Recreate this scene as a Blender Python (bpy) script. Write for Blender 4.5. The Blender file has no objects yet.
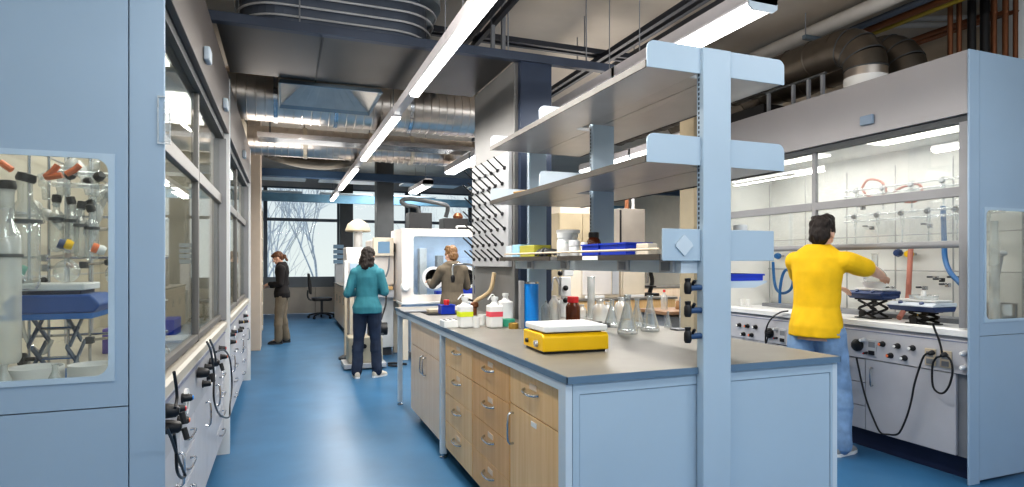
import bpy, math, random
from math import sin, cos, tan, pi, radians, sqrt, atan2, hypot
from mathutils import Vector, Matrix, noise
RN = random.Random(11)
SC = bpy.context.scene
COL = SC.collection
F, U0, V0, TH, EYE = 595.0, 512.0, 262.0, radians(20.97), 1.40
CT, ST = cos(TH), sin(TH)

def at(u, v, X=None, Y=None, Z=None, D=None):
    """place in the room seen at photo pixel (u, v) that lies on one known plane"""
    r = (u - U0) / F
    d = Vector((r * CT + ST, -r * ST + CT, (V0 - v) / F))
    if X is not None: t = X / d.x
    elif Y is not None: t = Y / d.y
    elif Z is not None: t = (Z - EYE) / d.z
    else: t = D
    return Vector((0, 0, EYE)) + d * t

# ---------------------------------------------------------------- mesh builder
class M:
    def __init__(s):
        s.v, s.f, s.s = [], [], []
    def add(s, vs, fs, smooth=False):
        b = len(s.v)
        s.v += [Vector(p) for p in vs]
        s.f += [tuple(b + i for i in f) for f in fs]
        s.s += [smooth] * len(fs)
        return s
    def box(s, x0, x1, y0, y1, z0, z1):
        if x0 > x1: x0, x1 = x1, x0
        if y0 > y1: y0, y1 = y1, y0
        if z0 > z1: z0, z1 = z1, z0
        vs = [(x, y, z) for x in (x0, x1) for y in (y0, y1) for z in (z0, z1)]
        return s.add(vs, [(0, 1, 3, 2), (4, 6, 7, 5), (0, 4, 5, 1), (2, 3, 7, 6), (0, 2, 6, 4), (1, 5, 7, 3)])
    def cbox(s, c, sx, sy, sz, rot=None):
        """box of size sx,sy,sz about a centre, turned by a matrix"""
        c = Vector(c)
        vs = []
        for x in (-.5, .5):
            for y in (-.5, .5):
                for z in (-.5, .5):
                    p = Vector((x * sx, y * sy, z * sz))
                    vs.append(c + (rot @ p if rot else p))
        return s.add(vs, [(0, 1, 3, 2), (4, 6, 7, 5), (0, 4, 5, 1), (2, 3, 7, 6), (0, 2, 6, 4), (1, 5, 7, 3)])
    def ring(s, p0, d, r, n, a=None):
        d = Vector(d).normalized()
        a = a or (Vector((0, 0, 1)) if abs(d.z) < .9 else Vector((1, 0, 0)))
        x = d.cross(a).normalized(); y = d.cross(x).normalized()
        return [Vector(p0) + x * (r * cos(2 * pi * i / n)) + y * (r * sin(2 * pi * i / n)) for i in range(n)]
    def cyl(s, p0, p1, r0, r1=None, n=14, caps=True):
        r1 = r0 if r1 is None else r1
        p0, p1 = Vector(p0), Vector(p1)
        d = p1 - p0
        A = s.ring(p0, d, r0, n); B = s.ring(p1, d, r1, n)
        fs = [(i, (i + 1) % n, n + (i + 1) % n, n + i) for i in range(n)]
        s.add(A + B, fs, True)
        if caps:
            s.add(A, [tuple(range(n))][::-1]); s.add(B, [tuple(range(n))])
        return s
    def lathe(s, c, prof, n=20, axis=(0, 0, 1), smooth=True):
        """prof: list of (radius, height along axis) from c"""
        c = Vector(c); ax = Vector(axis).normalized()
        vs, rows = [], []
        for r, h in prof:
            p = c + ax * h
            if r < 1e-5:
                rows.append([len(vs)]); vs.append(p)
            else:
                rows.append(list(range(len(vs), len(vs) + n))); vs += s.ring(p, ax, r, n)
        fs = []
        for a, b in zip(rows, rows[1:]):
            if len(a) == 1 and len(b) == 1: continue
            for i in range(n):
                j = (i + 1) % n
                if len(a) == 1: fs.append((a[0], b[j], b[i]))
                elif len(b) == 1: fs.append((a[i], a[j], b[0]))
                else: fs.append((a[i], a[j], b[j], b[i]))
        return s.add(vs, fs, smooth)
    def tube(s, pts, r, n=8, sub=5, caps=True):
        pts = [Vector(p) for p in pts]
        if sub > 1 and len(pts) > 2: pts = spline(pts, sub)
        rings = []
        prev = None
        vs, fs = [], []
        for i, p in enumerate(pts):
            t = (pts[min(i + 1, len(pts) - 1)] - pts[max(i - 1, 0)])
            if t.length < 1e-9: t = Vector((0, 0, 1))
            t.normalize()
            if prev is None:
                a = Vector((0, 0, 1)) if abs(t.z) < .9 else Vector((1, 0, 0))
                x = t.cross(a).normalized()
            else:
                x = (prev - t * prev.dot(t))
                if x.length < 1e-6: x = t.orthogonal()
                x.normalize()
            prev = x
            y = t.cross(x)
            rr = r(i / (len(pts) - 1)) if callable(r) else r
            b = len(vs)
            vs += [p + x * (rr * cos(2 * pi * k / n)) + y * (rr * sin(2 * pi * k / n)) for k in range(n)]
            if i:
                fs += [(b - n + k, b - n + (k + 1) % n, b + (k + 1) % n, b + k) for k in range(n)]
        s.add(vs, fs, True)
        if caps:
            s.add(vs[:n], [tuple(range(n))]); s.add(vs[-n:], [tuple(range(n))])
        return s
    def prism(s, poly, ax, a, b):
        """extrude a 2-D polygon along axis ax ('x': poly is (y,z); 'y': (x,z); 'z': (x,y))"""
        def P(p, t):
            return {'x': (t, p[0], p[1]), 'y': (p[0], t, p[1]), 'z': (p[0], p[1], t)}[ax]
        n = len(poly)
        vs = [P(p, a) for p in poly] + [P(p, b) for p in poly]
        return s.add(vs, [tuple(range(n))[::-1], tuple(range(n, 2 * n))] + [(i, (i + 1) % n, n + (i + 1) % n, n + i) for i in range(n)])
    def hole(s, o, h, rad, ax, a, b, k=6):
        """slab o=(p0,p1,q0,q1) with a rounded rectangular opening h, extruded along ax from a to b"""
        p0, p1, q0, q1 = h
        inn, out = [], []
        for cx, cy, sx, sy, a0 in ((p1 - rad, q1 - rad, 1, 1, 0), (p0 + rad, q1 - rad, -1, 1, 90), (p0 + rad, q0 + rad, -1, -1, 180), (p1 - rad, q0 + rad, 1, -1, 270)):
            for i in range(k + 1):
                t = radians(a0 + 90 * i / k)
                inn.append((cx + rad * cos(t), cy + rad * sin(t)))
                ox = o[1] if sx > 0 else o[0]; oy = o[3] if sy > 0 else o[2]
                first = (i < k / 2); mid = (i == k // 2)
                if mid: out.append((ox, oy))
                else:
                    horiz = (a0 in (0, 180)) == first       # runs to the vertical outer side
                    out.append((ox, inn[-1][1]) if horiz else (inn[-1][0], oy))
        def P(p, t):
            return {'x': (t, p[0], p[1]), 'y': (p[0], t, p[1]), 'z': (p[0], p[1], t)}[ax]
        n = len(inn)
        vs = [P(p, a) for p in inn] + [P(p, a) for p in out] + [P(p, b) for p in inn] + [P(p, b) for p in out]
        fs = []
        for i in range(n):
            j = (i + 1) % n
            fs += [(i, j, n + j, n + i), (2 * n + i, 3 * n + i, 3 * n + j, 2 * n + j), (i, 2 * n + i, 2 * n + j, j), (n + i, n + j, 3 * n + j, 3 * n + i)]
        return s.add(vs, fs)
    def ball(s, c, rx, ry=None, rz=None, n=16, m=10, rot=None):
        ry = rx if ry is None else ry; rz = rx if rz is None else rz
        c = Vector(c)
        vs, fs = [], []
        def T(p): return c + (rot @ Vector(p) if rot else Vector(p))
        vs.append(T((0, 0, -rz)))
        for j in range(1, m):
            t = -pi / 2 + pi * j / m
            for i in range(n):
                a = 2 * pi * i / n
                vs.append(T((rx * cos(t) * cos(a), ry * cos(t) * sin(a), rz * sin(t))))
        vs.append(T((0, 0, rz)))
        for i in range(n):
            fs.append((0, 1 + (i + 1) % n, 1 + i))
            fs.append((len(vs) - 1, len(vs) - 1 - n + i, len(vs) - 1 - n + (i + 1) % n))
        for j in range(m - 2):
            for i in range(n):
                b = 1 + j * n
                fs.append((b + i, b + (i + 1) % n, b + n + (i + 1) % n, b + n + i))
        return s.add(vs, fs, True)
    def cap(s, p0, p1, r0, r1, n=14):
        """closed tapered limb with round ends"""
        p0, p1 = Vector(p0), Vector(p1)
        L = (p1 - p0).length
        pr = [(0, -r0)] + [(r0 * cos(radians(a)), r0 * sin(radians(a))) for a in (-60, -30, 0)]
        pr += [(r1 * cos(radians(a)), L + r1 * sin(radians(a))) for a in (0, 30, 60)] + [(0, L + r1)]
        return s.lathe(p0, pr, n, (p1 - p0) if L > 1e-6 else (0, 0, 1))
    def loft(s, secs, n=20):
        """secs: (centre, x axis vector, y axis vector) ellipses; closed ends"""
        vs, fs = [], []
        for c, ax, ay in secs:
            c, ax, ay = Vector(c), Vector(ax), Vector(ay)
            vs += [c + ax * cos(2 * pi * i / n) + ay * sin(2 * pi * i / n) for i in range(n)]
        for k in range(len(secs) - 1):
            b = k * n
            fs += [(b + i, b + (i + 1) % n, b + n + (i + 1) % n, b + n + i) for i in range(n)]
        fs += [tuple(range(n))[::-1], tuple(range(len(vs) - n, len(vs)))]
        return s.add(vs, fs, True)
    def xf(s, mat):
        s.v = [mat @ p for p in s.v]; return s

def spline(pts, k):
    out = []
    n = len(pts)
    for i in range(n - 1):
        a = pts[max(i - 1, 0)]; b = pts[i]; c = pts[i + 1]; d = pts[min(i + 2, n - 1)]
        for j in range(k):
            t = j / k
            out.append(.5 * ((2 * b) + (c - a) * t + (2 * a - 5 * b + 4 * c - d) * t * t + (3 * b - a - 3 * c + d) * t ** 3))
    out.append(pts[-1])
    return out

OFF = {}
def obj(name, m, mat, parent=None, bevel=0, kind=None, label=None, seg=2, ang=35):
    if isinstance(m, M):
        vs = m.v
        if parent is None:
            lo = [min(p[i] for p in vs) for i in range(3)]; hi = [max(p[i] for p in vs) for i in range(3)]
            off = Vector(((lo[0] + hi[0]) / 2, (lo[1] + hi[1]) / 2, lo[2]))
        else:
            off = OFF[parent.name]
        me = bpy.data.meshes.new(name)
        me.from_pydata([p - off for p in vs], [], m.f)
        me.polygons.foreach_set('use_smooth', [True] * len(m.f) if any(m.s) else [False] * len(m.f))
        if any(m.s): me.set_sharp_from_angle(angle=radians(ang))
        me.validate()
        import bmesh
        bm = bmesh.new(); bm.from_mesh(me); bmesh.ops.recalc_face_normals(bm, faces=bm.faces); bm.to_mesh(me); bm.free()
    else:
        me = m; off = Vector((0, 0, 0)) if parent is None else OFF[parent.name]
    o = bpy.data.objects.new(name, me)
    COL.objects.link(o)
    if mat: me.materials.clear(); me.materials.append(mat)
    OFF[o.name] = off
    if parent is None: o.location = off
    else: o.parent = parent
    if bevel:
        b = o.modifiers.new('edge', 'BEVEL'); b.width = bevel; b.segments = seg; b.limit_method = 'ANGLE'; b.angle_limit = radians(50)
    if kind: o['kind'] = kind
    if label: o['label'] = label
    return o

def thing(name, label, cat, loc=(0, 0, 0), group=None, kind=None):
    """an Empty at a thing's base; its parts are then given in room coordinates"""
    o = bpy.data.objects.new(name, None)
    COL.objects.link(o); o.empty_display_size = .1
    o.location = loc; OFF[o.name] = Vector(loc)
    if label: o['label'] = label
    if cat: o['category'] = cat
    if group: o['group'] = group
    if kind: o['kind'] = kind
    return o

def tag(o, label, cat, group=None, kind=None):
    o['label'] = label; o['category'] = cat
    if group: o['group'] = group
    if kind: o['kind'] = kind
    return o

def struct(name, m, mat, parent=None, bevel=0):
    o = obj(name, m, mat, parent, bevel)
    if parent is None: o['kind'] = 'structure'
    return o

KIDS = {}
def dup(root, loc=None, rotz=None, label=None, group=None, scale=None):
    """a copy of a thing with copies of its parts and their parts"""
    def cp(o, par):
        c = o.copy(); COL.objects.link(c)
        if par is not None: c.parent = par
        for ch in [k for k in bpy.data.objects if k.parent == o]: cp(ch, c)
        return c
    r = cp(root, None)
    if loc is not None: r.location = loc
    if rotz is not None: r.rotation_euler = (0, 0, rotz)
    if scale is not None: r.scale = (scale,) * 3 if not isinstance(scale, tuple) else scale
    if label: r['label'] = label
    if group: r['group'] = group
    return r

# ---------------------------------------------------------------- materials
MATS = {}
def mat(name, col, rough=.5, metal=0, spec=.5, var=.06, nscale=6, bump=0, bscale=60, coat=0, emit=None, stretch=None):
    m = bpy.data.materials.new(name); m.use_nodes = True
    nt = m.node_tree; N = nt.nodes; L = nt.links
    b = N['Principled BSDF']
    b.inputs['Roughness'].default_value = rough; b.inputs['Metallic'].default_value = metal
    b.inputs['Specular IOR Level'].default_value = spec
    if coat: b.inputs['Coat Weight'].default_value = coat; b.inputs['Coat Roughness'].default_value = .1
    tc = N.new('ShaderNodeTexCoord')
    mp = N.new('ShaderNodeMapping'); L.new(tc.outputs['Object'], mp.inputs[0])
    if stretch: mp.inputs['Scale'].default_value = stretch
    nz = N.new('ShaderNodeTexNoise'); nz.inputs['Scale'].default_value = nscale; nz.inputs['Detail'].default_value = 4
    L.new(mp.outputs[0], nz.inputs['Vector'])
    rp = N.new('ShaderNodeValToRGB')
    rp.color_ramp.elements[0].position = .3; rp.color_ramp.elements[1].position = .7
    rp.color_ramp.elements[0].color = (*[max(0, c * (1 - var)) for c in col], 1)
    rp.color_ramp.elements[1].color = (*[min(1, c * (1 + var)) for c in col], 1)
    L.new(nz.outputs['Fac'], rp.inputs[0]); L.new(rp.outputs[0], b.inputs['Base Color'])
    if bump:
        n2 = N.new('ShaderNodeTexNoise'); n2.inputs['Scale'].default_value = bscale; n2.inputs['Detail'].default_value = 3
        L.new(mp.outputs[0], n2.inputs['Vector'])
        bp = N.new('ShaderNodeBump'); bp.inputs['Strength'].default_value = bump; bp.inputs['Distance'].default_value = .01
        L.new(n2.outputs['Fac'], bp.inputs['Height']); L.new(bp.outputs[0], b.inputs['Normal'])
    if emit:
        b.inputs['Emission Color'].default_value = (*emit[:3], 1); b.inputs['Emission Strength'].default_value = emit[3]
    MATS[name] = m
    return m

def glass(name, tint=(.97, .99, .98), base=.04, edge=.5, rough=.02, film=0.0, filmcol=(.9, .93, .95)):
    """thin clear glass: lets light through, mirrors at grazing angles, optional whitish film"""
    m = bpy.data.materials.new(name); m.use_nodes = True
    nt = m.node_tree; N = nt.nodes; L = nt.links
    N.remove(N['Principled BSDF']); out = N['Material Output']
    t = N.new('ShaderNodeBsdfTransparent'); t.inputs[0].default_value = (*tint, 1)
    g = N.new('ShaderNodeBsdfGlossy'); g.inputs['Roughness'].default_value = rough
    lw = N.new('ShaderNodeLayerWeight'); lw.inputs['Blend'].default_value = .35
    mr = N.new('ShaderNodeMapRange'); mr.inputs['To Min'].default_value = base; mr.inputs['To Max'].default_value = edge
    L.new(lw.outputs['Facing'], mr.inputs['Value'])
    mx = N.new('ShaderNodeMixShader'); L.new(mr.outputs[0], mx.inputs[0]); L.new(t.outputs[0], mx.inputs[1]); L.new(g.outputs[0], mx.inputs[2])
    last = mx
    if film:
        d = N.new('ShaderNodeBsdfDiffuse'); d.inputs[0].default_value = (*filmcol, 1)
        tc = N.new('ShaderNodeTexCoord'); nz = N.new('ShaderNodeTexNoise'); nz.inputs['Scale'].default_value = 3
        L.new(tc.outputs['Object'], nz.inputs['Vector'])
        ml = N.new('ShaderNodeMath'); ml.operation = 'MULTIPLY'; ml.inputs[1].default_value = film * 2; L.new(nz.outputs['Fac'], ml.inputs[0])
        m2 = N.new('ShaderNodeMixShader'); L.new(ml.outputs[0], m2.inputs[0]); L.new(mx.outputs[0], m2.inputs[1]); L.new(d.outputs[0], m2.inputs[2]); last = m2
    L.new(last.outputs[0], out.inputs[0])
    MATS[name] = m
    return m

def emat(name, col, st):
    m = bpy.data.materials.new(name); m.use_nodes = True
    N = m.node_tree.nodes; L = m.node_tree.links
    N.remove(N['Principled BSDF'])
    e = N.new('ShaderNodeEmission'); e.inputs[0].default_value = (*col, 1); e.inputs[1].default_value = st
    L.new(e.outputs[0], N['Material Output'].inputs[0]); MATS[name] = m
    return m

panel_blue = mat('panel_blue', (.34, .445, .56), .42, var=.03, nscale=2)
shelf_blue = mat('shelf_blue', (.43, .54, .64), .4, var=.03, nscale=2)
pale_blue = mat('pale_blue', (.58, .66, .73), .4, var=.03)
hood_shaded = mat('hood_shaded', (.15, .13, .12), .45, var=.05, nscale=2)  # header of the left hoods, their shaded side put into the colour
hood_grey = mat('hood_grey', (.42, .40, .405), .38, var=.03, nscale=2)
service_grey = mat('service_grey', (.52, .52, .55), .4, var=.03)
cab_grey = mat('cab_grey', (.46, .46, .49), .4, var=.04)
white = mat('white', (.80, .80, .79), .4, var=.02)
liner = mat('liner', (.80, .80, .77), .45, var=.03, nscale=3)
cream = mat('cream', (.74, .66, .54), .5, var=.03)
beige = mat('beige', (.55, .47, .35), .5, var=.04)
tan_wall = mat('tan_wall', (.42, .35, .24), .6, var=.05)
alu = mat('alu', (.30, .30, .31), .5, metal=.1, var=.05)
alu_shaded = mat('alu_shaded', (.20, .19, .18), .45, metal=.4, var=.05)  # copy of alu for the left sashes, darkened in place of shade
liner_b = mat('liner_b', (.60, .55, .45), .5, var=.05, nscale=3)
steel = mat('steel', (.55, .56, .58), .22, metal=1, var=.06, nscale=10)
dark_steel = mat('dark_steel', (.10, .12, .16), .4, metal=.3, var=.1)
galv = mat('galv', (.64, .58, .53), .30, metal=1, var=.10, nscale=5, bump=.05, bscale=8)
raft_metal = mat('raft_metal', (.125, .115, .11), .36, metal=1, var=.08, nscale=1.2)
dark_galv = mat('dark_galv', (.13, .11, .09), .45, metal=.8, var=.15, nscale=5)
grey_col = mat('grey_col', (.21, .205, .20), .45, metal=.2, var=.05)
ceil_m = mat('ceil_m', (.46, .41, .355), .5, metal=.15, var=.10, nscale=1.5)
floor_m = mat('floor_m', (.045, .15, .285), .37, var=.14, nscale=2.2, bump=.015, bscale=5, spec=.5)
worktop_m = mat('worktop_m', (.215, .20, .175), .42, var=.06, nscale=8)
edge_m = mat('edge_m', (.13, .21, .30), .4, var=.04)
navy = mat('navy', (.012, .02, .06), .5, var=.1)
black = mat('black', (.012, .012, .014), .4, var=.1)
rubber = mat('rubber', (.02, .02, .022), .65, var=.1)
dgrey = mat('dgrey', (.07, .075, .08), .5, var=.1)
mgrey = mat('mgrey', (.22, .23, .25), .5, var=.08)
lgrey = mat('lgrey', (.5, .51, .53), .45, var=.05)
blue_p = mat('blue_p', (.012, .05, .50), .35, var=.08)
blue_tube = mat('blue_tube', (.012, .25, .72), .3, var=.08)
blue_jack = mat('blue_jack', (.02, .16, .50), .4, var=.08)
navy_dev = mat('navy_dev', (.03, .06, .17), .35, var=.08)
yellow = mat('yellow', (.90, .56, .008), .32, var=.03)
red = mat('red', (.62, .03, .035), .4, var=.08)
orange_h = mat('orange_h', (.85, .22, .08), .4, var=.08)
pink_h = mat('pink_h', (.52, .20, .15), .4, var=.08)
blue_h = mat('blue_h', (.02, .13, .34), .35, var=.08)
green_p = mat('green_p', (.06, .38, .24), .45, var=.1)
olive_p = mat('olive_p', (.42, .40, .06), .5, var=.1)
copper = mat('copper', (.24, .10, .05), .4, metal=.6, var=.15)
paper = mat('paper', (.84, .84, .82), .7, var=.02)
plastic_w = mat('plastic_w', (.82, .83, .82), .35, var=.03)
amber = mat('amber', (.10, .025, .008), .12, var=.15)
lab_y = mat('lab_y', (.72, .82, .03), .5, var=.04)
lab_r = mat('lab_r', (.78, .10, .14), .5, var=.04)
skin = mat('skin', (.62, .33, .22), .5, var=.06, nscale=20)
skin2 = mat('skin2', (.68, .42, .31), .5, var=.06, nscale=20)
hair_b = mat('hair_b', (.014, .008, .006), .7, var=.4, nscale=60, bump=.5, bscale=90, stretch=(1, 1, .15))
hair_br = mat('hair_br', (.12, .05, .02), .5, var=.4, nscale=60, bump=.5, bscale=90, stretch=(1, 1, .15))
hair_l = mat('hair_l', (.19, .10, .04), .5, var=.4, nscale=60, bump=.5, bscale=90, stretch=(1, 1, .15))
tee_m = mat('tee_m', (.82, .50, .006), .8, var=.08, nscale=9, bump=.15, bscale=14)
teal_m = mat('teal_m', (.04, .20, .245), .8, var=.1, nscale=9, bump=.15, bscale=18)
hoodie_m = mat('hoodie_m', (.13, .105, .075), .85, var=.12, nscale=9, bump=.2, bscale=16)
blackk_m = mat('blackk_m', (.012, .010, .011), .85, var=.2, nscale=9, bump=.15, bscale=18)
jean_l = mat('jean_l', (.22, .34, .52), .85, var=.22, nscale=12, bump=.25, bscale=14)
jean_d = mat('jean_d', (.022, .034, .065), .85, var=.25, nscale=10, bump=.2, bscale=14)
khaki_m = mat('khaki_m', (.20, .165, .12), .85, var=.12, nscale=9, bump=.2, bscale=14)
gp = glass('gp', base=.04, edge=.5)
gp_far = glass('gp_far', base=.002, edge=.02)
gp_film = glass('gp_film', tint=(.96, .97, .96), base=.05, edge=.4, film=.10)
gw = glass('gw', tint=(.95, .97, .97), base=.06, edge=.8, rough=.06, film=.14)
gw_cloud = glass('gw_cloud', tint=(.95, .97, .97), base=.08, edge=.8, rough=.1, film=.34, filmcol=(.85, .86, .85))
tube_e = emat('tube_e', (1.0, .97, .93), 10.0)
hoodlight_e = emat('hoodlight_e', (1.0, .97, .90), 5)
screen_e = emat('screen_e', (.35, .55, .75), .9)

def wood(name, c1, c2):
    m = bpy.data.materials.new(name); m.use_nodes = True
    N = m.node_tree.nodes; L = m.node_tree.links; b = N['Principled BSDF']
    tc = N.new('ShaderNodeTexCoord'); mp = N.new('ShaderNodeMapping'); mp.inputs['Scale'].default_value = (14, 14, .9)
    L.new(tc.outputs['Object'], mp.inputs[0])
    n1 = N.new('ShaderNodeTexNoise'); n1.inputs['Scale'].default_value = 2.2; n1.inputs['Detail'].default_value = 6; n1.inputs['Distortion'].default_value = .6
    L.new(mp.outputs[0], n1.inputs['Vector'])
    rp = N.new('ShaderNodeValToRGB'); rp.color_ramp.elements[0].position = .3; rp.color_ramp.elements[1].position = .72
    rp.color_ramp.elements[0].color = (*c1, 1); rp.color_ramp.elements[1].color = (*c2, 1)
    L.new(n1.outputs['Fac'], rp.inputs[0]); L.new(rp.outputs[0], b.inputs['Base Color'])
    b.inputs['Roughness'].default_value = .38
    return m
wood_a = wood('wood_a', (.80, .50, .22), (.90, .61, .32))
wood_b = wood('wood_b', (.72, .39, .14), (.82, .49, .21))
wood_c = wood('wood_c', (.86, .63, .44), (.93, .72, .53))
# ================================================================ the room
CEIL = 3.72
X0, X1, YB, YF = -1.5, 9.0, -2.2, 17.0
struct('floor', M().box(X0 - .1, X1 + .1, YB, YF + .1, -.06, 0), floor_m)
struct('ceiling', M().box(X0 - .1, X1 + .1, YB, YF + .1, CEIL, CEIL + .1), ceil_m)
struct('wall_left', M().box(X0 - .12, X0, YB, YF, 0, CEIL), cream)
struct('wall_right', M().box(X1, X1 + .12, YB, YF, 0, CEIL), cream)
# far wall: grey spandrel and low panelling under a band of windows
o = struct('wall_far', M().box(X0, X1, YF, YF + .2, .72, .97), mat('spandrel', (.16, .18, .20), .5, var=.04))
struct('wall_far_header', M().box(X0, X1, YF, YF + .2, 3.42, CEIL), lgrey)
g = M(); 
for k in range(14):
    x = X0 + .05 + k * .75
    g.box(x, x + .742, YF - .02, YF + .2, .02, .715)
struct('trim_1', g, mat('low_panel', (.42, .38, .33), .5, var=.04), bevel=.004)
wx = [-1.3, -.46, 1.42, 3.3, 5.2, 7.1, 8.95]
frame_m = mat('window_frame', (.12, .15, .19), .4, var=.05)
for i in range(len(wx) - 1):
    a, b = wx[i], wx[i + 1]
    g = M().hole((a, b, .97, 3.42), (a + .05, b - .05, 1.0, 3.38), .005, 'y', YF + .04, YF + .12, k=2)
    g.box(a + .05, b - .05, YF + .05, YF + .11, 2.50, 2.58)
    w = struct('window_%d' % (i + 1), g, frame_m)
    struct('window_pane', M().box(a + .05, b - .05, YF + .075, YF + .085, 1.0, 3.38), gp_far, w)
for i, (x, w) in enumerate(((1.40, .34), (3.28, .3), (5.15, .3))):
    struct('column', M().box(x, x + w, YF - .5, YF - .2, 0, CEIL), dgrey, bevel=.01)
struct('column', M().box(1.72, 2.06, 12.0, 12.3, 0, CEIL), dgrey, bevel=.012)
struct('pillar', M().box(-.545, -.345, 10.2, 10.75, 0, CEIL), mat('pillar_cream', (.62, .52, .43), .5, var=.03), bevel=.01)
# near grey service column beside the shelves, with its darker steel edge
p = struct('pillar', M().box(1.69, 1.99, 4.36, 5.40, 0, 2.975), grey_col, bevel=.004)
struct('trim_2', M().box(1.72, 1.985, 4.30, 4.355, 0, 2.975), mat('col_blue', (.022, .036, .07), .45, var=.06), bevel=.003)
struct('column', M().box(3.98, 4.16, 5.10, 5.34, 0, CEIL), tan_wall, bevel=.006)
# outside
struct('ground', M().box(-30, 45, YF + .3, 70, -4.2, -4.0), mat('ground', (.30, .30, .30), .9, var=.1, nscale=.5))

# ================================================================ world and camera
w = bpy.data.worlds.new('sky'); SC.world = w; w.use_nodes = True
N = w.node_tree.nodes; L = w.node_tree.links
bg = N['Background']; bg.inputs[1].default_value = 1.0
tc = N.new('ShaderNodeTexCoord'); sp = N.new('ShaderNodeSeparateXYZ'); L.new(tc.outputs['Generated'], sp.inputs[0])
rp = N.new('ShaderNodeValToRGB'); L.new(sp.outputs['Z'], rp.inputs[0])
rp.color_ramp.elements[0].position = .0; rp.color_ramp.elements[0].color = (.95, 1.0, 1.0, 1)
rp.color_ramp.elements[1].position = .6; rp.color_ramp.elements[1].color = (.50, .70, 1.0, 1)
L.new(rp.outputs[0], bg.inputs[0])
cd = bpy.data.cameras.new('camera'); cam = bpy.data.objects.new('camera', cd); COL.objects.link(cam)
cam.location = (0, 0, EYE); cam.rotation_euler = (pi / 2, 0, -TH)
cd.sensor_width = 36; cd.lens = 36 * F / 1024; cd.shift_y = (V0 - 243.5) / 1024; cd.clip_start = .02; cd.clip_end = 200
SC.camera = cam
SC.view_settings.view_transform = 'Standard'; SC.view_settings.look = 'Medium High Contrast'
SC.view_settings.exposure = -0.36
SC.cycles.use_denoising = True
SC.cycles.max_bounces = 10; SC.cycles.transparent_max_bounces = 24; SC.cycles.caustics_reflective = False; SC.cycles.caustics_refractive = False
SC.cycles.sample_clamp_indirect = 4

def area(name, loc, sx, sy, power, col=(1, .97, .92), rot=(0, 0, 0)):
    l = bpy.data.lights.new(name, 'AREA'); l.shape = 'RECTANGLE'; l.size = sx; l.size_y = sy; l.energy = power; l.color = col
    o = bpy.data.objects.new(name, l); o.location = loc; o.rotation_euler = rot; COL.objects.link(o)
    return o

# ================================================================ lights: rows of hung batten lamps
lamp_body = mat('lamp_body', (.55, .53, .55), .4, var=.03)
def lamp(x, y0, y1, lab, group, z=2.75, w=.10, twin=False):
    x, y0, y1 = x * .931, y0 * .931, y1 * .931
    t = thing('batten_light', lab, 'light', ((x), (y0 + y1) / 2, z), group)
    h = w / 2
    prof = [(x - h, z + .02), (x - h, z + .085), (x - h * .5, z + .115), (x + h * .5, z + .115), (x + h, z + .085), (x + h, z + .02), (x + h - .008, z + .012), (x - h + .008, z + .012)]
    obj('lamp_housing', M().prism(prof, 'y', y0, y1), lamp_body, t)
    if twin:
        for s in (-1, 1):
            obj('lamp_tube', M().cyl((x + s * h * .55, y0 + .02, z + .004), (x + s * h * .55, y1 - .02, z + .004), .026, n=10), tube_e, t)
        for yy in (y0, y1 - .012):
            obj('end_cap', M().prism([(x - h, z + .09), (x - h, z - .01), (x - h * .7, z - .03), (x + h * .7, z - .03), (x + h, z - .01), (x + h, z + .09)], 'y', yy, yy + .012), pale_blue, t)
    else:
        obj('diffuser', M().prism([(x - h + .012, z + .012), (x - h + .02, z - .012), (x + h - .02, z - .012), (x + h - .012, z + .012)], 'y', y0 + .01, y1 - .01), tube_e, t)
    for yy in (y0 + .2, y1 - .2):
        blocked = (x > 4 and yy < 7) or (4.2 < yy < 5.6 and x < 2) or 4.2 < yy < 4.4 or 4.9 < yy < 5.1 or 6.3 < yy < 10.4
        obj('hanger', M().cyl((x, yy, z + .11), (x, yy, z + .122 if blocked else CEIL), .004, n=6), mgrey, t)
    area('lamp_light', (x, (y0 + y1) / 2, z - .06), w, (y1 - y0) * .95, 23 * (y1 - y0))
    return t
row1 = [(2.45, 3.85), (3.86, 5.15), (6.0, 7.35), (7.36, 8.7), (9.6, 11.0), (11.01, 12.4), (13.3, 14.7)]
names1 = ['lamp over the aisle nearest the photographer, cut by the top edge', 'aisle ceiling lamp under the metal ceiling duct', 'aisle ceiling lamp under the near silver round duct',
          'aisle ceiling lamp under the thinner silver duct', 'aisle ceiling lamp just past the silver ducts', 'aisle ceiling lamp second before the far window', 'aisle ceiling lamp closest to the far window']
for (a, b), n in zip(row1, names1): lamp(1.06, a, b, 'white batten ' + n if n[0] != 'a' else 'white ' + n, 'lamps in a row over the aisle')
for a, b in ((5.16, 5.99), (8.71, 9.59), (12.41, 13.29)):
    pass
tr = thing('light_trunking', 'long pale metal channel joining the lamps over the aisle', 'trunking', (.99, 7.4, 2.78))
for a, b in ((5.15, 6.0), (8.7, 9.6), (12.4, 13.3)):
    obj('channel', M().box(.95, 1.025, a * .931 + .002, b * .931 - .002, 2.775, 2.85), lamp_body, tr)
row2 = [(2.63, 4.1), (4.12, 5.6), (6.6, 8.0), (8.02, 9.4), (11.0, 12.4)]
names2 = ['bright twin-tube ceiling lamp above the near end of the shelves', 'twin-tube ceiling lamp above the far end of the shelves', 'twin-tube ceiling lamp beyond the grey column', 'twin-tube ceiling lamp over the glove box', 'twin-tube ceiling lamp near the far windows']
for (a, b), n in zip(row2, names2): lamp(2.53, a, b, n, 'twin-tube lamps over the bench', w=.19, twin=True)
for (a, b), n in zip([(5.6, 7.0), (7.02, 8.5), (9.5, 11)], ['twin-tube ceiling lamp seen between the upper shelves', 'second twin-tube lamp beyond the right fume hood', 'far twin-tube lamp over the back benches']):
    lamp(4.5, a, b, n, 'twin-tube lamps in the back room', w=.19, twin=True)
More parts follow.
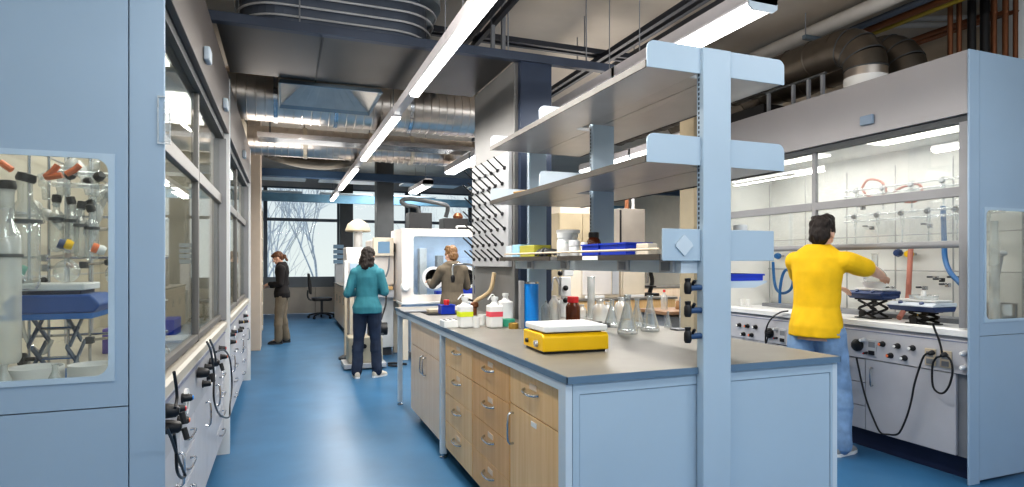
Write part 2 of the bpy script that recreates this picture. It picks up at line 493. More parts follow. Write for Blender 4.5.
for (a, b), n in zip([(5.9, 7.3), (8.5, 10)], ['twin-tube ceiling lamp low between shelf and back benches', 'last twin-tube ceiling lamp at the back right']):
    lamp(7.0, a, b, n, 'twin-tube lamps in the back room', w=.19, twin=True)

# ================================================================ ceiling services
# flat metal duct across the aisle
t = thing('rectangular_duct', 'wide flat brushed metal duct crossing above the aisle', 'duct', (.6, 4.9, 2.98))
for a, b in ((-.42, .255), (.26, 1.69)):
    obj('duct_sheet', M().box(a, b, 4.36, 5.48, 2.985, 3.05), raft_metal, t, bevel=.003)
obj('edge_channel', M().box(-.46, 2.62, 4.28, 4.345, 2.965, 3.03), mat('rail_blue', (.06, .075, .11), .4, metal=.3, var=.08), t, bevel=.004)
obj('seam_strip', M().box(.252, .263, 4.36, 5.48, 2.975, 2.984), black, t)
for x in (.1, 1.62, 2.3):
    obj('hanger_rod', M().cyl((x, 4.31, 3.03), (x, 4.31, CEIL), .006, n=6), mgrey, t)
# ribbed round-ended duct above it
t = thing('ribbed_duct', 'large dark round-cornered duct with pale ribs at the top of the photo', 'duct', (.35, 4.9, 3.06))
def rrect(x0, x1, y0, y1, r, k=8):
    out = []
    for cx, cy, a0 in ((x1 - r, y1 - r, 0), (x0 + r, y1 - r, 90), (x0 + r, y0 + r, 180), (x1 - r, y0 + r, 270)):
        out += [(cx + r * cos(radians(a0 + 90 * i / k)), cy + r * sin(radians(a0 + 90 * i / k))) for i in range(k + 1)]
    return out
obj('duct_body', M().prism(rrect(-.30, 1.06, 4.40, 5.5, .3), 'z', 3.06, 3.66), dark_steel, t)
for k, z in enumerate((3.10, 3.17, 3.24, 3.31)):
    pl = rrect(-.30 - .012 * k, 1.06 + .02 * k, 4.385 - .012 * k, 5.5, .3)
    obj('rib', M().tube([(p[0], p[1], z) for p in pl] + [(pl[0][0], pl[0][1], z)], .008, n=6, sub=1), lgrey, t)
obj('collar_band', M().prism(rrect(-.36, 1.16, 4.33, 5.5, .32), 'z', 3.38, 3.44), mat('band', (.30, .36, .42), .35, metal=.5), t)
obj('top_hood', M().prism(rrect(-.25, 1.0, 4.42, 5.5, .3), 'z', 3.5, 3.7), mat('hoodtop', (.35, .34, .30), .3, metal=.8), t)

# spiral ducts across the room
def spiral(x0, x1, y, z, r, m=None, step=.13):
    g = M(); pr = [(0, 0), (r, 0)]
    x = x0
    while x + step < x1:
        x += step
        pr += [(r, x - x0 - .014), (r + .008, x - x0 - .010), (r + .008, x - x0 - .004), (r, x - x0)]
    pr += [(r, x1 - x0), (0, x1 - x0)]
    return g.lathe((x0, y, z), pr, 28, (1, 0, 0))
t = thing('spiral_duct', 'fat shiny silver round duct crossing the room behind the flat metal duct', 'duct', (.6, 6.8, 2.9))
obj('duct_body', spiral(-.62, 2.9, 6.75, 3.14, .26, step=.09), galv, t)
for x in (-.1, .5, 1.3):
    obj('duct_band', M().lathe((x, 6.75, 3.14), [(.262, 0), (.275, 0), (.275, .04), (.262, .04)], 28, (1, 0, 0)), steel, t)
    obj('hanger_rod', M().cyl((x + .02, 6.75, 3.415), (x + .02, 6.75, CEIL), .006, n=6), mgrey, t)
t = thing('spiral_duct', 'thinner silver round duct crossing the room beyond the fat one', 'duct', (.6, 8.9, 2.87))
obj('duct_body', spiral(-.62, 3.6, 8.9, 3.075, .20, step=.085), galv, t)
for x in (.25, 1.15, 1.75):
    obj('duct_band', M().lathe((x, 8.9, 3.075), [(.202, 0), (.216, 0), (.216, .05), (.202, .05)], 24, (1, 0, 0)), cream, t)
    obj('hanger_rod', M().cyl((x + .02, 8.9, 3.29), (x + .02, 8.9, CEIL), .006, n=6), mgrey, t)
# tray between them
t = thing('cable_tray', 'pale perforated metal tray between the two silver ducts', 'tray', (.6, 7.9, 2.90))
obj('tray_base', M().box(-.3, 3.2, 7.72, 8.05, 2.90, 2.91), steel, t)
for y in (7.72, 8.04): obj('tray_side', M().box(-.3, 3.2, y, y + .012, 2.91, 2.96), steel, t)
for k in range(12): obj('tray_hanger', M().box(-.5 + .33 * k, -.48 + .33 * k, 7.87, 7.89, 2.911, CEIL - .0), mgrey, t) if k % 4 == 1 else None
# pyramid hopper
t = thing('duct_hopper', 'pyramid shaped metal hopper on the duct above the aisle', 'hopper', (.40, 5.97, 2.95))
hx, hy, hz = .40, 5.97, 2.985
def rect_ring(x0, x1, y0, y1, z, n=8):
    c = [(x1, y1), (x0, y1), (x0, y0), (x1, y0)]; out = []
    for k in range(4):
        p, q = c[k], c[(k + 1) % 4]
        out += [(p[0] + (q[0] - p[0]) * i / n, p[1] + (q[1] - p[1]) * i / n, z) for i in range(n)]
    return out
def circ_ring(r, z, n=8): return [(hx + r * cos(pi / 4 + 2 * pi * i / (4 * n)), hy + r * sin(pi / 4 + 2 * pi * i / (4 * n)), z) for i in range(4 * n)]
def shell_loft(ringsets, name, m):
    g = M(); N_ = len(ringsets[0])
    for A, B in zip(ringsets, ringsets[1:]): g.add(A + B, [(i, (i + 1) % N_, N_ + (i + 1) % N_, N_ + i) for i in range(N_)])
    o = obj(name, g, m, t); sd = o.modifiers.new('thick', 'SOLIDIFY'); sd.thickness = .006; return o
shell_loft([rect_ring(-.03, .83, 5.53, 6.41, hz), circ_ring(.16, 3.24)], 'hopper_body', mat('hopper_m', (.50, .49, .47), .42, metal=.8, var=.08))
shell_loft([rect_ring(-.045, .845, 5.515, 6.425, hz - .035), rect_ring(-.03, .83, 5.53, 6.41, hz)], 'hopper_rim', mat('rim', (.25, .32, .38), .35, metal=.6))
obj('inlet_pipe', M().lathe((hx, hy, 3.24), [(.16, 0), (.16, CEIL - 3.24), (.15, CEIL - 3.24), (.15, 0), (.16, 0)], 28), galv, t)

# dark flexible hose duct
t = obj('flexible_duct', M().tube([(-.25, 10.0, 3.12), (.0, 10.05, 3.05), (.3, 10.0, 2.99), (.65, 10.0, 2.985), (1.0, 10.0, 3.06), (1.2, 10.05, 3.15)], .10, n=14, sub=8), mat('flexduct', (.10, .09, .075), .35, metal=.5, bump=.5, bscale=40))
tag(t, 'dark sagging flexible duct behind the silver ducts', 'duct')
obj('duct_strap', M().cyl((.3, 10.0, 3.08), (.3, 10.0, CEIL), .006, n=6), mgrey, t)
# blue beams of the far bay and pale ceiling panels
for y, z, h, c in ((11.0, 2.88, .13, (.02, .05, .10)), (14.6, 2.80, .18, (.16, .33, .48))):
    struct('beam', M().box(X0, X1, y, y + .16, z, z + h), mat('beam_blue', c, .45, var=.1))
for i, (x, y) in enumerate(((-.2, 12.2), (1.25, 12.2), (2.9, 12.2), (4.4, 12.2), (-.2, 15.3), (1.4, 15.3), (3.0, 15.3))):
    o = obj('ceiling_panel', M().box(x - .6, x + .6, y - .55, y + .55, 3.02, 3.05), mat('cpanel%d' % i, (.70, .80, .86), .5), kind='structure')
# pale box on the left hood roof line
t = obj('duct_fitting', M().lathe((-.52, 7.5, 2.7355), [(0, 0), (.1, 0), (.12, .05), (.12, .25), (.09, .30), (0, .3)], 16), cream)
tag(t, 'cream duct fitting on top of the second left fume hood', 'duct fitting')
# suspended rails on the ceiling
rm = mat('rail', (.05, .055, .07), .4, metal=.4, var=.1)
def rail(p0, p1, lab):
    p0, p1 = Vector(p0), Vector(p1)
    g = M()
    if abs(p1.x - p0.x) > abs(p1.y - p0.y):
        t = thing('ceiling_rail', lab, 'rail', (p0 + p1) / 2, 'rails hung under the ceiling')
        for y in (-.045, .045): obj('rail_bar', M().box(p0.x, p1.x, p0.y + y - .02, p0.y + y + .02, p0.z, p0.z + .045), rm, t)
    else:
        t = thing('ceiling_rail', lab, 'rail', (p0 + p1) / 2, 'rails hung under the ceiling')
        for x in (-.045, .045): obj('rail_bar', M().box(p0.x + x - .02, p0.x + x + .02, p0.y, p1.y, p0.z, p0.z + .045), rm, t)
    for k in (.15, .5, .85):
        q = p0.lerp(p1, k); obj('rail_rod', M().cyl((q.x, q.y, q.z + .04), (q.x, q.y, CEIL), .006, n=6), mgrey, t)
    return t
rail((1.53, 2.2, 3.30), (1.53, 7.0, 3.30), 'dark ceiling rail running away beside the aisle lamps')
rail((2.83, 2.0, 3.30), (2.83, 9.0, 3.30), 'dark ceiling rail running away above the shelves')
rail((1.1, 5.0, 3.36), (4.2, 5.0, 3.36), 'dark ceiling rail crossing above the shelves')
rail((3.45, 2.0, 3.55), (3.45, 6.0, 3.55), 'thin dark ceiling rail above the right aisle')
t = thing('hanging_strut', 'grey double strut hanging from the crossing of the ceiling rails', 'strut', (1.58, 4.5, 2.98))
for x in (1.55, 1.64): obj('strut_bar', M().box(x, x + .03, 4.50, 4.53, 3.06, CEIL), mgrey, t)
# ================================================================ fume hoods
lat_m = mat('lat_m', (.50, .50, .50), .35, metal=.6)
srv_shaded = mat('srv_shaded', (.40, .40, .42), .4, var=.03)  # left copy of service_grey with shade put into the colour
sill_shaded = mat('sill_shaded', (.46, .43, .37), .45, var=.06)  # left work surface, white darkened to stand in for shade
seal_m = mat('seal', (.45, .56, .66), .5)
def hood(side, xf, y0, y1, lab, left_details=False, doors=(), near_panel=True, lower_open=False, group='fume hoods along the walls', depth=.86):
    """side -1: stands on the left of the aisle; +1: on the right. d runs from the front plane into the hood"""
    X = lambda d: xf + side * d
    t = thing('fume_hood', lab, 'fume hood', (X(.43), (y0 + y1) / 2, 0), group)
    yi0, yi1 = y0 + .0135, y1 - .03
    def B(name, d0, d1, a, b, z0, z1, m, par=None, bev=0, lab=None):
        return obj(name, M().box(X(d0), X(d1), a, b, z0, z1), m, par or t, bevel=bev, label=lab)
    # near end: post + panel with a viewing window
    B('corner_post', 0, .102, y0, y0 + .0125, 0, 2.735, panel_blue, bev=.003)
    B('seam_light_stop', .09, .12, y0 + .0128, y0 + .0133, .0, 2.73, dgrey)  # added behind the gap to stop light leaking through
    if near_panel:
        B('seam_light_stop', .12, depth, y0 + .0128, y0 + .0133, .91, .945, dgrey)
        wd0, wd1 = .155, .66
        g = M().hole(tuple(sorted((X(.105), X(depth)))) + (.932, 2.735), tuple(sorted((X(wd0), X(wd1)))) + (1.03, 1.735), .035, 'y', y0 + .002, y0 + .0125, k=6)
        sp = obj('side_panel', g, panel_blue, t)
        g = M().hole(tuple(sorted((X(wd0 - .014), X(wd1 + .014)))) + (1.016, 1.749), tuple(sorted((X(wd0 + .004), X(wd1 - .004)))) + (1.034, 1.731), .04, 'y', y0 - .004, y0 + .0018, k=6)
        obj('window_seal', g, seal_m, sp)
        obj('side_window', M().box(X(wd0), X(wd1), y0 + .005, y0 + .009, 1.03, 1.735), gp, sp)
        B('lower_side_panel', .105, depth, y0 + .002, y0 + .0125, .02, .928, panel_blue)
    else:
        B('side_panel', .105, depth, y0 + .002, y0 + .0125, 0, 2.735, pale_blue)
    # far end
    B('far_post', .0, .10, yi1, y1, 0, 2.735, white if side < 0 else panel_blue)
    B('far_panel', .102, depth, y1 - .025, y1, 0, 2.735, liner if side > 0 else liner_b)
    # header and roof
    B('header', 0.004, .035, yi0, yi1, 2.335, 2.735, hood_grey if side > 0 else hood_shaded, bev=.003)
    B('roof', .036, depth, y0 + .041, y1 - .026, 2.70, 2.73, white)
    B('sash_head', .0355, .10, yi0, yi1, 2.29, 2.36, dgrey)
    ALU = alu if side > 0 else alu_shaded
    # sash frames
    ym = (yi0 + yi1) / 2
    B('mullion', .050, .085, ym - .018, ym + .018, .98 if not lower_open else 1.50, 2.29, ALU, bev=.003)
    for a, b in ((yi0, yi0 + .06), (yi1 - .04, yi1)):
        B('stile', .020, .10, a, b, .98, 2.29, alu)
    for k, (a, b) in enumerate(((yi0 + .06, ym - .018), (ym + .018, yi1 - .04))):
        u = B('upper_sash', .048, .08, a, b, 1.822, 1.885, ALU, bev=.003)
        obj('upper_pane', M().box(X(.062), X(.068), a, b, 1.885, 2.29), gp_film if side > 0 else gp, u)
        if lower_open:
            l = obj('lower_sash', M().cyl((X(.045), a, 1.515), (X(.045), b, 1.515), .024, n=16), ALU, t, label='grey round pull bar of the raised sash')
            obj('lower_pane', M().box(X(.074), X(.08), a, b, 1.53, 1.822), gp_film, l)
        else:
            l = B('lower_sash', .052, .085, a, b, .985, 1.02, ALU, bev=.003)
            obj('lower_pane', M().box(X(.066), X(.072), a, b, 1.02, 1.822), gp, l)
    # work surface and front service panel
    wt = obj('work_surface', M().prism([(X(.015), .925), (X(.015), .962), (X(.03), .972), (X(.07), .972), (X(.09), .955), (X(depth - .04), .955), (X(depth - .04), .925)], 'y', yi0, yi1), white if side > 0 else sill_shaded, t, label='pale ceramic work surface')
    obj('service_panel', M().prism([(X(.045), .905), (X(.055), .922), (X(.12), .922), (X(.12), .685), (X(.030), .685), (X(.030), .885)], 'y', yi0, yi1), service_grey if side > 0 else srv_shaded, t)
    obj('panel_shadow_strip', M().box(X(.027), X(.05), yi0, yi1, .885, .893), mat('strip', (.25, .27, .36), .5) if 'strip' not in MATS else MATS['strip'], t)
    # base
    B('carcass', .06, depth - .05, yi0, yi1, .15, .684, mgrey)
    B('toe_kick', .115, .14, yi0, yi1, 0, .15, navy)
    for kind, a, b in doors:
        if kind == 'door':
            d = B('cabinet_door', .035, .058, a + .003, b - .003, .155, .678, cab_grey, bev=.002)
            hy = b - .06
            obj('door_handle', M().tube([(X(.036), hy, .62), (X(.012), hy, .615), (X(.012), hy, .50), (X(.036), hy, .495)], .006, n=6, sub=3), steel, d)
        else:
            n = int(kind)
            for k in range(n):
                z0 = .155 + k * .523 / n
                d = B('drawer', .035, .058, a + .003, b - .003, z0, z0 + .523 / n - .005, cab_grey, bev=.002)
                zc = z0 + .523 / n * .6
                obj('drawer_handle', M().tube([(X(.036), (a + b) / 2 - .08, zc), (X(.012), (a + b) / 2 - .078, zc), (X(.012), (a + b) / 2 + .078, zc), (X(.036), (a + b) / 2 + .08, zc)], .006, n=6, sub=3), steel, d)
    # inner lining
    B('back_liner', depth - .06, depth - .03, y0 + .042, y1 - .027, .956, 2.69, liner if side > 0 else liner_b)
    B('ceiling_liner', .11, depth - .06, y0 + .042, y1 - .027, 2.33, 2.35, liner)
    for a in (.06, .56):
        B('hood_lamp', .13, .42, y0 + (y1 - y0) * a, y0 + (y1 - y0) * (a + .30), 2.315, 2.329, hoodlight_e)
    area('hood_light', (X(.50), (y0 + y1) / 2, 2.30), .2, (y1 - y0) * .7, 8 if side > 0 else 4)
    # lattice of rods in front of the back wall
    rows = (1.33, 1.62, 1.92) ; n = int((yi1 - yi0) / .42)
    for z in rows:
        obj('lattice_rod', M().cyl((X(depth - .14), yi0 + .05, z), (X(depth - .14), yi1 - .03, z), .0055, n=8), lat_m, t)
    for k in range(n + 1):
        y = yi0 + .08 + k * (yi1 - yi0 - .14) / n
        obj('lattice_rod', M().cyl((X(depth - .152), y, .97), (X(depth - .152), y, 2.2), .0055, n=8), lat_m, t)
    return t, X

hoodL, XL = hood(-1, -.37, 2.26, 4.82, 'near left fume hood with closed glass sash and round-cornered window in its blue end panel',
                 doors=[('door', 2.36, 2.80), ('4', 2.80, 3.25), ('door', 3.25, 3.75), ('door', 3.75, 4.25), ('4', 4.25, 4.78)])
hoodL2, XL2 = hood(-1, -.37, 4.84, 7.72, 'left fume hood standing second along the left wall', doors=[('door', 4.95, 5.5), ('4', 5.5, 6.0), ('door', 6.0, 6.6), ('4', 6.6, 7.1), ('door', 7.1, 7.68)], near_panel=False)
hoodR, XR = hood(1, 4.0, 2.45, 4.90, 'right fume hood with raised sash in front of the man in yellow', lower_open=True,
                 doors=[('door', 2.55, 3.19), ('3', 3.19, 3.62), ('3', 3.62, 4.05), ('door', 4.05, 4.46), ('door', 4.46, 4.86)])
# alarm caps on the header, small clear clip on the left post
for hd, Xf, y, lab in ((hoodL, XL, 3.35, 0), (hoodL, XL, 4.35, 0), (hoodR, XR, 3.14, 0), (hoodL2, XL2, 6.3, 0)):
    obj('sensor_cap', M().cbox((Xf(-.012), y, 2.44), .03, .10, .07), pale_blue if hd is not hoodR else mat('cap_blue', (.28, .36, .46), .5), hd, bevel=.008)
g = M()
for k in range(4): g.box(-.372, -.352, 2.256 , 2.262, 1.80 + k * .035, 1.825 + k * .035)
g.hole((-.39, -.352, 1.79, 1.95), (-.386, -.356, 1.795, 1.945), .004, 'y', 2.250, 2.256, k=2)
obj('clear_clip', g, gw_cloud, hoodL)

# ---- front service panel fittings of the right hood
def knob(hd, X, y, z, m, tip, r=.017):
    s = 1 if X(1) > X(0) else -1
    k = obj('control_knob', M().lathe((X(.030), y, z), [(0, 0), (r * 1.2, 0), (r * 1.2, .006), (r, .008), (r * .85, .036), (r * .6, .042), (0, .042)], 14, (-s, 0, 0)), m, hd)
    obj('colour_cap', M().lathe((X(-.012), y, z), [(0, 0), (r * .62, 0), (r * .5, .003), (0, .004)], 12, (-s, 0, 0)), tip, k)
cap_cols = [red, orange_h, blue_tube, paper, yellow, paper]
def yz(u, v, X): 
    p = at(u, v, X=X); return p.y, p.z
for i, (u, v) in enumerate(((883, 344), (898, 346), (913, 348), (891, 355.5), (905, 358), (740, 325), (748, 326), (756, 327), (744, 334), (752, 335))):
    y, z = yz(u, v, 4.03)
    knob(hoodR, XR, y, z, black, cap_cols[(i * 2 + 1) % 6])
for u, v in ((965, 353.5), (965, 367.5), (864, 340), (777, 329)):
    y, z = yz(u, v, 4.03); knob(hoodR, XR, y, z, lgrey, paper, .016)
for u, v in ((858, 345), (770, 333)):
    y, z = yz(u, v, 4.03); obj('round_socket', M().lathe((4.031, y, z), [(0, 0), (.045, 0), (.045, .02), (.03, .028), (0, .028)], 20, (-1, 0, 0)), black, hoodR)
for u, v in ((872.5, 348), (783, 336)):
    y, z = yz(u, v, 4.03)
    s = obj('display_plate', M().box(4.022, 4.03, y - .032, y + .032, z - .062, z + .062), lgrey, hoodR, bevel=.003)
    obj('display_window', M().box(4.019, 4.022, y - .025, y + .025, z + .005, z + .045), mgrey, s)
    obj('rocker_switch', M().box(4.014, 4.022, y - .022, y + .022, z - .05, z - .02), black, s)
for u, v in ((867, 353), (777, 338)):
    y, z = yz(u, v, 4.03); knob(hoodR, XR, y, z, black, red, .009)
y, z = yz(800, 336, 4.03)
obj('round_flange', M().lathe((4.031, y, z), [(.035, 0), (.052, 0), (.052, .012), (.035, .012)], 20, (-1, 0, 0)), white, hoodR)
for u, v in ((931, 356), (946.5, 358.5)):
    y, z = yz(u, v, 4.03)
    s = obj('socket_plate', M().box(4.018, 4.03, y - .036, y + .036, z - .062, z + .05), beige, hoodR, bevel=.004)
    for zz in (z + .012, z - .035):
        obj('socket_face', M().box(4.014, 4.018, y - .022, y + .022, zz - .016, zz + .018), mgrey, s)
# left hoods: knobs and panels
for hd, Xf, ys in ((hoodL, XL, (2.62, 2.72, 2.82, 3.5, 3.6, 3.7, 4.35, 4.45)), (hoodL2, XL2, (5.15, 5.25, 5.35, 6.1, 6.2, 6.3, 6.9, 7.0))):
    for i, y in enumerate(ys):
        knob(hd, Xf, y, .83 - .07 * (i % 2), black, cap_cols[i % 6])
for y in (2.9, 4.0, 5.6, 7.3):
    hd, Xf = (hoodL, XL) if y < 4.8 else (hoodL2, XL2)
    obj('round_flange', M().lathe((Xf(.029), y, .80), [(.035, 0), (.055, 0), (.055, .012), (.035, .012)], 20, (1, 0, 0)), white, hd)
# ================================================================ island bench
BT = .948
t = thing('lab_bench', 'long island bench frame with taupe worktop and pale blue end panels', 'bench', (1.77, 4.0, 0))
BX0, BX1, BY0, BY1 = 1.035, 2.495, 2.10, 5.98
g = M().prism([(BX0 + .004, BY0 + .004), (1.662, BY0 + .004), (1.662, 2.118), (1.815, 2.118), (1.815, BY0 + .004), (BX1 - .004, BY0 + .004), (BX1 - .004, 4.16), (BX0 + .004, 4.16)], 'z', .920, BT)
obj('worktop', g, worktop_m, t)
obj('worktop', M().hole((BX0 + .004, BX1 - .004, 4.1605, BY1 - .004), (1.14, 1.52, 4.92, 5.42), .03, 'z', .920, BT, k=3), worktop_m, t)
g = M(); z0, z1 = .919, BT - .001
for b in ((BX0, BX0 + .0038, BY0, BY1), (BX1 - .0038, BX1, BY0, BY1), (BX0, 1.662, BY0, BY0 + .0038), (1.815, BX1, BY0, BY0 + .0038), (BX0, BX1, BY1 - .0038, BY1)):
    g.box(*b, z0, z1)
obj('edge_band', g, edge_m, t)
# sink bowl
g = M()
g.box(1.125, 1.139, 4.905, 5.435, .72, .919).box(1.521, 1.535, 4.905, 5.435, .72, .919).box(1.139, 1.521, 4.905, 4.919, .72, .919).box(1.139, 1.521, 5.421, 5.435, .72, .919).box(1.125, 1.535, 4.905, 5.435, .70, .72)
obj('sink_bowl', g, dgrey, t)
# end panels
def endpanel(x0, x1):
    f = obj('end_frame', M().hole((x0, x1, .03, .918), (x0 + .03, x1 - .012, .06, .872), .003, 'y', 2.118, 2.150, k=2), shelf_blue, t)
    obj('end_panel', M().box(x0 + .033, x1 - .015, 2.1215, 2.145, .063, .869), shelf_blue, t)
    return f
endpanel(1.070, 1.700); endpanel(1.775, 2.46)
for x in (1.038, 2.462):
    obj('frame_leg', M().box(x, x + .03, 2.118, 2.185, .03, .918), pale_blue, t, bevel=.002)
obj('front_rail', M().box(1.040, 1.075, 2.186, 5.93, .882, .918), pale_blue, t)
obj('back_rail', M().box(2.455, 2.49, 2.186, 5.93, .882, .918), pale_blue, t)
obj('back_panel', M().box(2.42, 2.44, 2.2, 4.12, .09, .895), wood_c, t)
for y in (4.135, 5.83):
    for x in (1.056, 2.444):
        l = obj('bench_leg', M().box(x - .014, x + .03, y, y + .04, .03, .8815), pale_blue, t, bevel=.003)
        obj('levelling_foot', M().lathe((x + .01, y + .02, 0), [(0, 0), (.028, 0), (.028, .008), (.012, .014), (.012, .031), (0, .031)], 12), steel, l)
for y in (4.14, 5.83):
    obj('cross_rail', M().box(1.09, 2.43, y, y + .04, .84, .881), pale_blue, t)
# cabinets under the worktop (front faces at x=1.06)
tagm = mat('tagm', (.80, .64, .50), .5)
def handle_h(par, x, y, z, w=.165, lab=True):
    obj('bow_handle', M().tube([(x, y - w / 2, z), (x - .022, y - w * .36, z - .004), (x - .030, y, z - .006), (x - .022, y + w * .36, z - .004), (x, y + w / 2, z)], .0065, n=6, sub=4), steel, par, label='bow-shaped metal handle')
    if lab: obj('label_holder', M().box(x - .003, x, y - .06, y + .02, z + .012, z + .040), tagm, par)
def handle_v(par, x, y, z0, z1):
    obj('bar_handle', M().tube([(x, y, z1), (x - .028, y, z1 - .012), (x - .028, y, z0 + .012), (x, y, z0)], .006, n=6, sub=3), steel, par, label='vertical metal bar handle')
def cabinet(y0, y1, kind, m, lab, group=None):
    t = thing('base_cabinet', lab, 'cabinet', (1.3, (y0 + y1) / 2, .088), group)
    xf = 1.066
    obj('carcass', M().box(xf + .022, 1.62, y0 + .004, y1 - .004, .088, .69 if kind == 'doors' else .835), wood_c if m is wood_c else wood_b, t)
    for yy in (y0 + .06, y1 - .06):
        obj('foot', M().cyl((1.16, yy, 0), (1.16, yy, .088), .018, n=10), black, t)
    def front(name, a, b, z0, z1): return obj(name, M().box(xf, xf + .019, a, b, z0, z1), m, t, bevel=.0015)
    if kind == 'drawers':
        for k in range(4):
            a = .092 + k * .1965; d = front('drawer', y0 + .003, y1 - .003, a, a + .1935)
            handle_h(d, xf, (y0 + y1) / 2, a + .125)
    elif kind == 'door_drawer':
        d = front('drawer', y0 + .003, y1 - .003, .694, .878); handle_h(d, xf, (y0 + y1) / 2 + .03, .80)
        d = front('door', y0 + .003, y1 - .003, .092, .689); handle_v(d, xf, y1 - .05, .50, .65)
        obj('label_holder', M().box(xf - .003, xf, (y0 + y1) / 2 - .03, (y0 + y1) / 2 + .03, .645, .668), paper, d)
    else:
        front('top_panel', y0 + .003, y1 - .003, .675, .878)
        ym = (y0 + y1) / 2
        for a, b, hy in ((y0 + .003, ym - .002, ym - .045), (ym + .002, y1 - .003, ym + .045)):
            d = front('door', a, b, .092, .670); handle_v(d, xf, hy, .49, .63)
    return t
cabinet(2.19, 2.81, 'door_drawer', wood_a, 'pale wood bench cabinet with one drawer over a door, at the near corner', 'cabinets under the island bench')
cabinet(2.815, 3.45, 'drawers', wood_b, 'darker wood four-drawer cabinet next to the drawer-and-door cabinet', 'cabinets under the island bench')
cabinet(3.455, 4.10, 'drawers', wood_a, 'pale wood four-drawer cabinet beside the bench leg', 'cabinets under the island bench')
cabinet(4.19, 5.32, 'doors', wood_c, 'pinkish wood two-door cabinet under the far end of the island bench', 'cabinets under the island bench')

# ================================================================ reagent shelving on the bench
t = thing('reagent_shelving', 'pale blue post-mounted double-sided shelving standing over the island bench', 'shelving', (1.76, 3.1, 0))
PX0, PX1 = 1.665, 1.812
slot_m = mat('slot', (.03, .04, .06), .6)
posts = [(2.07, 0), (3.10, 1.352), (4.08, BT + .0005)]
PN = (PX0, PX1)
for y, zb in posts:
    PX0, PX1 = PN if y < 3 else (1.700, 1.842)
    p = obj('post', M().box(PX0, PX1, y, y + .045, zb, 2.315), shelf_blue, t, bevel=.004)
    g = M()
    for k in range(40): g.box(PX0 - .0012, PX0 + .001, y + .026, y + .034, 1.48 + k * .0205, 1.48 + k * .0205 + .012)
    obj('slot_row', g, slot_m, p)
PX0, PX1 = PN
under = mat('shelf_under', (.44, .42, .41), .3, metal=.35, var=.05)
lip = mat('shelf_lip', (.07, .06, .05), .45, metal=.2)
bays = [(2.10, 3.095), (3.20, 4.075)]
def plate(x0, x1, y, z0, z1, out):
    r = .035
    if out < 0: poly = [(x0, z0), (x1, z0), (x1, z1)] + [(x0 + r - r * sin(radians(a)), z1 - r + r * cos(radians(a))) for a in range(0, 91, 15)]
    else: poly = [(x0, z0), (x1, z0)] + [(x1 - r + r * cos(radians(a)), z1 - r + r * sin(radians(a))) for a in range(0, 91, 15)] + [(x0, z1)]
    return obj('end_bracket', M().prism(poly, 'y', y, y + .006), shelf_blue if y < 2.5 else pale_blue, t)
for zb, zt, xo in ((2.205, 2.317, .366), (1.813, 1.934, .366)):
    for y in (2.085, 3.19, 4.068):
        zz = zb if y < 2.5 else zb + .0225; plate(1.76 - xo, PX0 - .003, y, zz, zt, -1); plate(PX1 + .003, 1.76 + xo, y, zz, zt, 1)
    for x0, x1, xx in ((1.76 - xo, PX0 - .003, 1.76 - xo), (PX1 + .003, 1.76 + xo, 1.76 + xo)):
        s = obj('shelf_board', M().box(x0, x1, 2.092, 4.074, zb + .004, zb + .022), under, t)
        obj('shelf_lip', M().box(xx - .003, xx + .003, 2.092, 4.074, zb, zb + .03), lip, s)
    for a, b in bays:
        for x0, x1 in ((PX0 - .002, 1.757), (1.763, PX1 + .002)):
            obj('centre_board', M().box(x0, x1, a + .06, b, zb + .004, zb + .021), under, t)
# service level: shelf with power rail
for a, b in bays:
    s = obj('service_shelf', M().box(1.47, 2.066, a + .0, b, 1.412, 1.43), under, t)
    obj('shelf_lip', M().box(1.464, 1.47, a, b, 1.408, 1.434), lip, s)
def plate2(x0, x1, y): return obj('end_bracket', M().box(x0, x1, y, y + .008, 1.405, 1.54), shelf_blue, t, bevel=.002)
pl = plate2(1.47, PX0 - .003, 2.085); plate2(PX1 + .003, 2.066, 2.085)
obj('diamond_sign', M().prism([(1.575, 1.425), (1.618, 1.468), (1.612, 1.482), (1.575, 1.515), (1.532, 1.476), (1.532, 1.464)], 'y', 2.078, 2.084), pale_blue, pl, label='pale diamond-shaped sticker')
rail_ = obj('power_rail', M().box(1.58, 1.80, 2.11, 4.05, 1.352, 1.411), pale_blue, t)
for y in (2.2, 2.56, 3.22, 3.75):
    k = obj('socket_box', M().box(1.566, 1.58, y - .05, y + .05, 1.354, 1.408), lgrey, t, bevel=.003)
    obj('socket_face', M().box(1.562, 1.566, y - .03, y + .03, 1.362, 1.400), mgrey, k)
obj('glass_guard_rail', M().cyl((1.478, 2.12, 1.455), (1.478, 4.0, 1.455), .006, n=8), mat('guard', (.62, .50, .36), .3), t, label='thin tan rod along the shelf front')
for y in (2.3, 3.1, 3.7): obj('guard_post', M().cyl((1.478, y, 1.43), (1.478, y, 1.46), .004, n=6), steel, t)
obj('shelf_label', M().box(1.460, 1.4635, 2.62, 2.78, 1.410, 1.430), paper, t)
# small tray shelf on the right of the near post
s = obj('side_shelf', M().prism([(1.84, 1.315), (2.05, 1.315), (2.05, 1.308), (1.98, 1.285), (1.84, 1.285)], 'y', 2.11, 2.36), pale_blue, t)

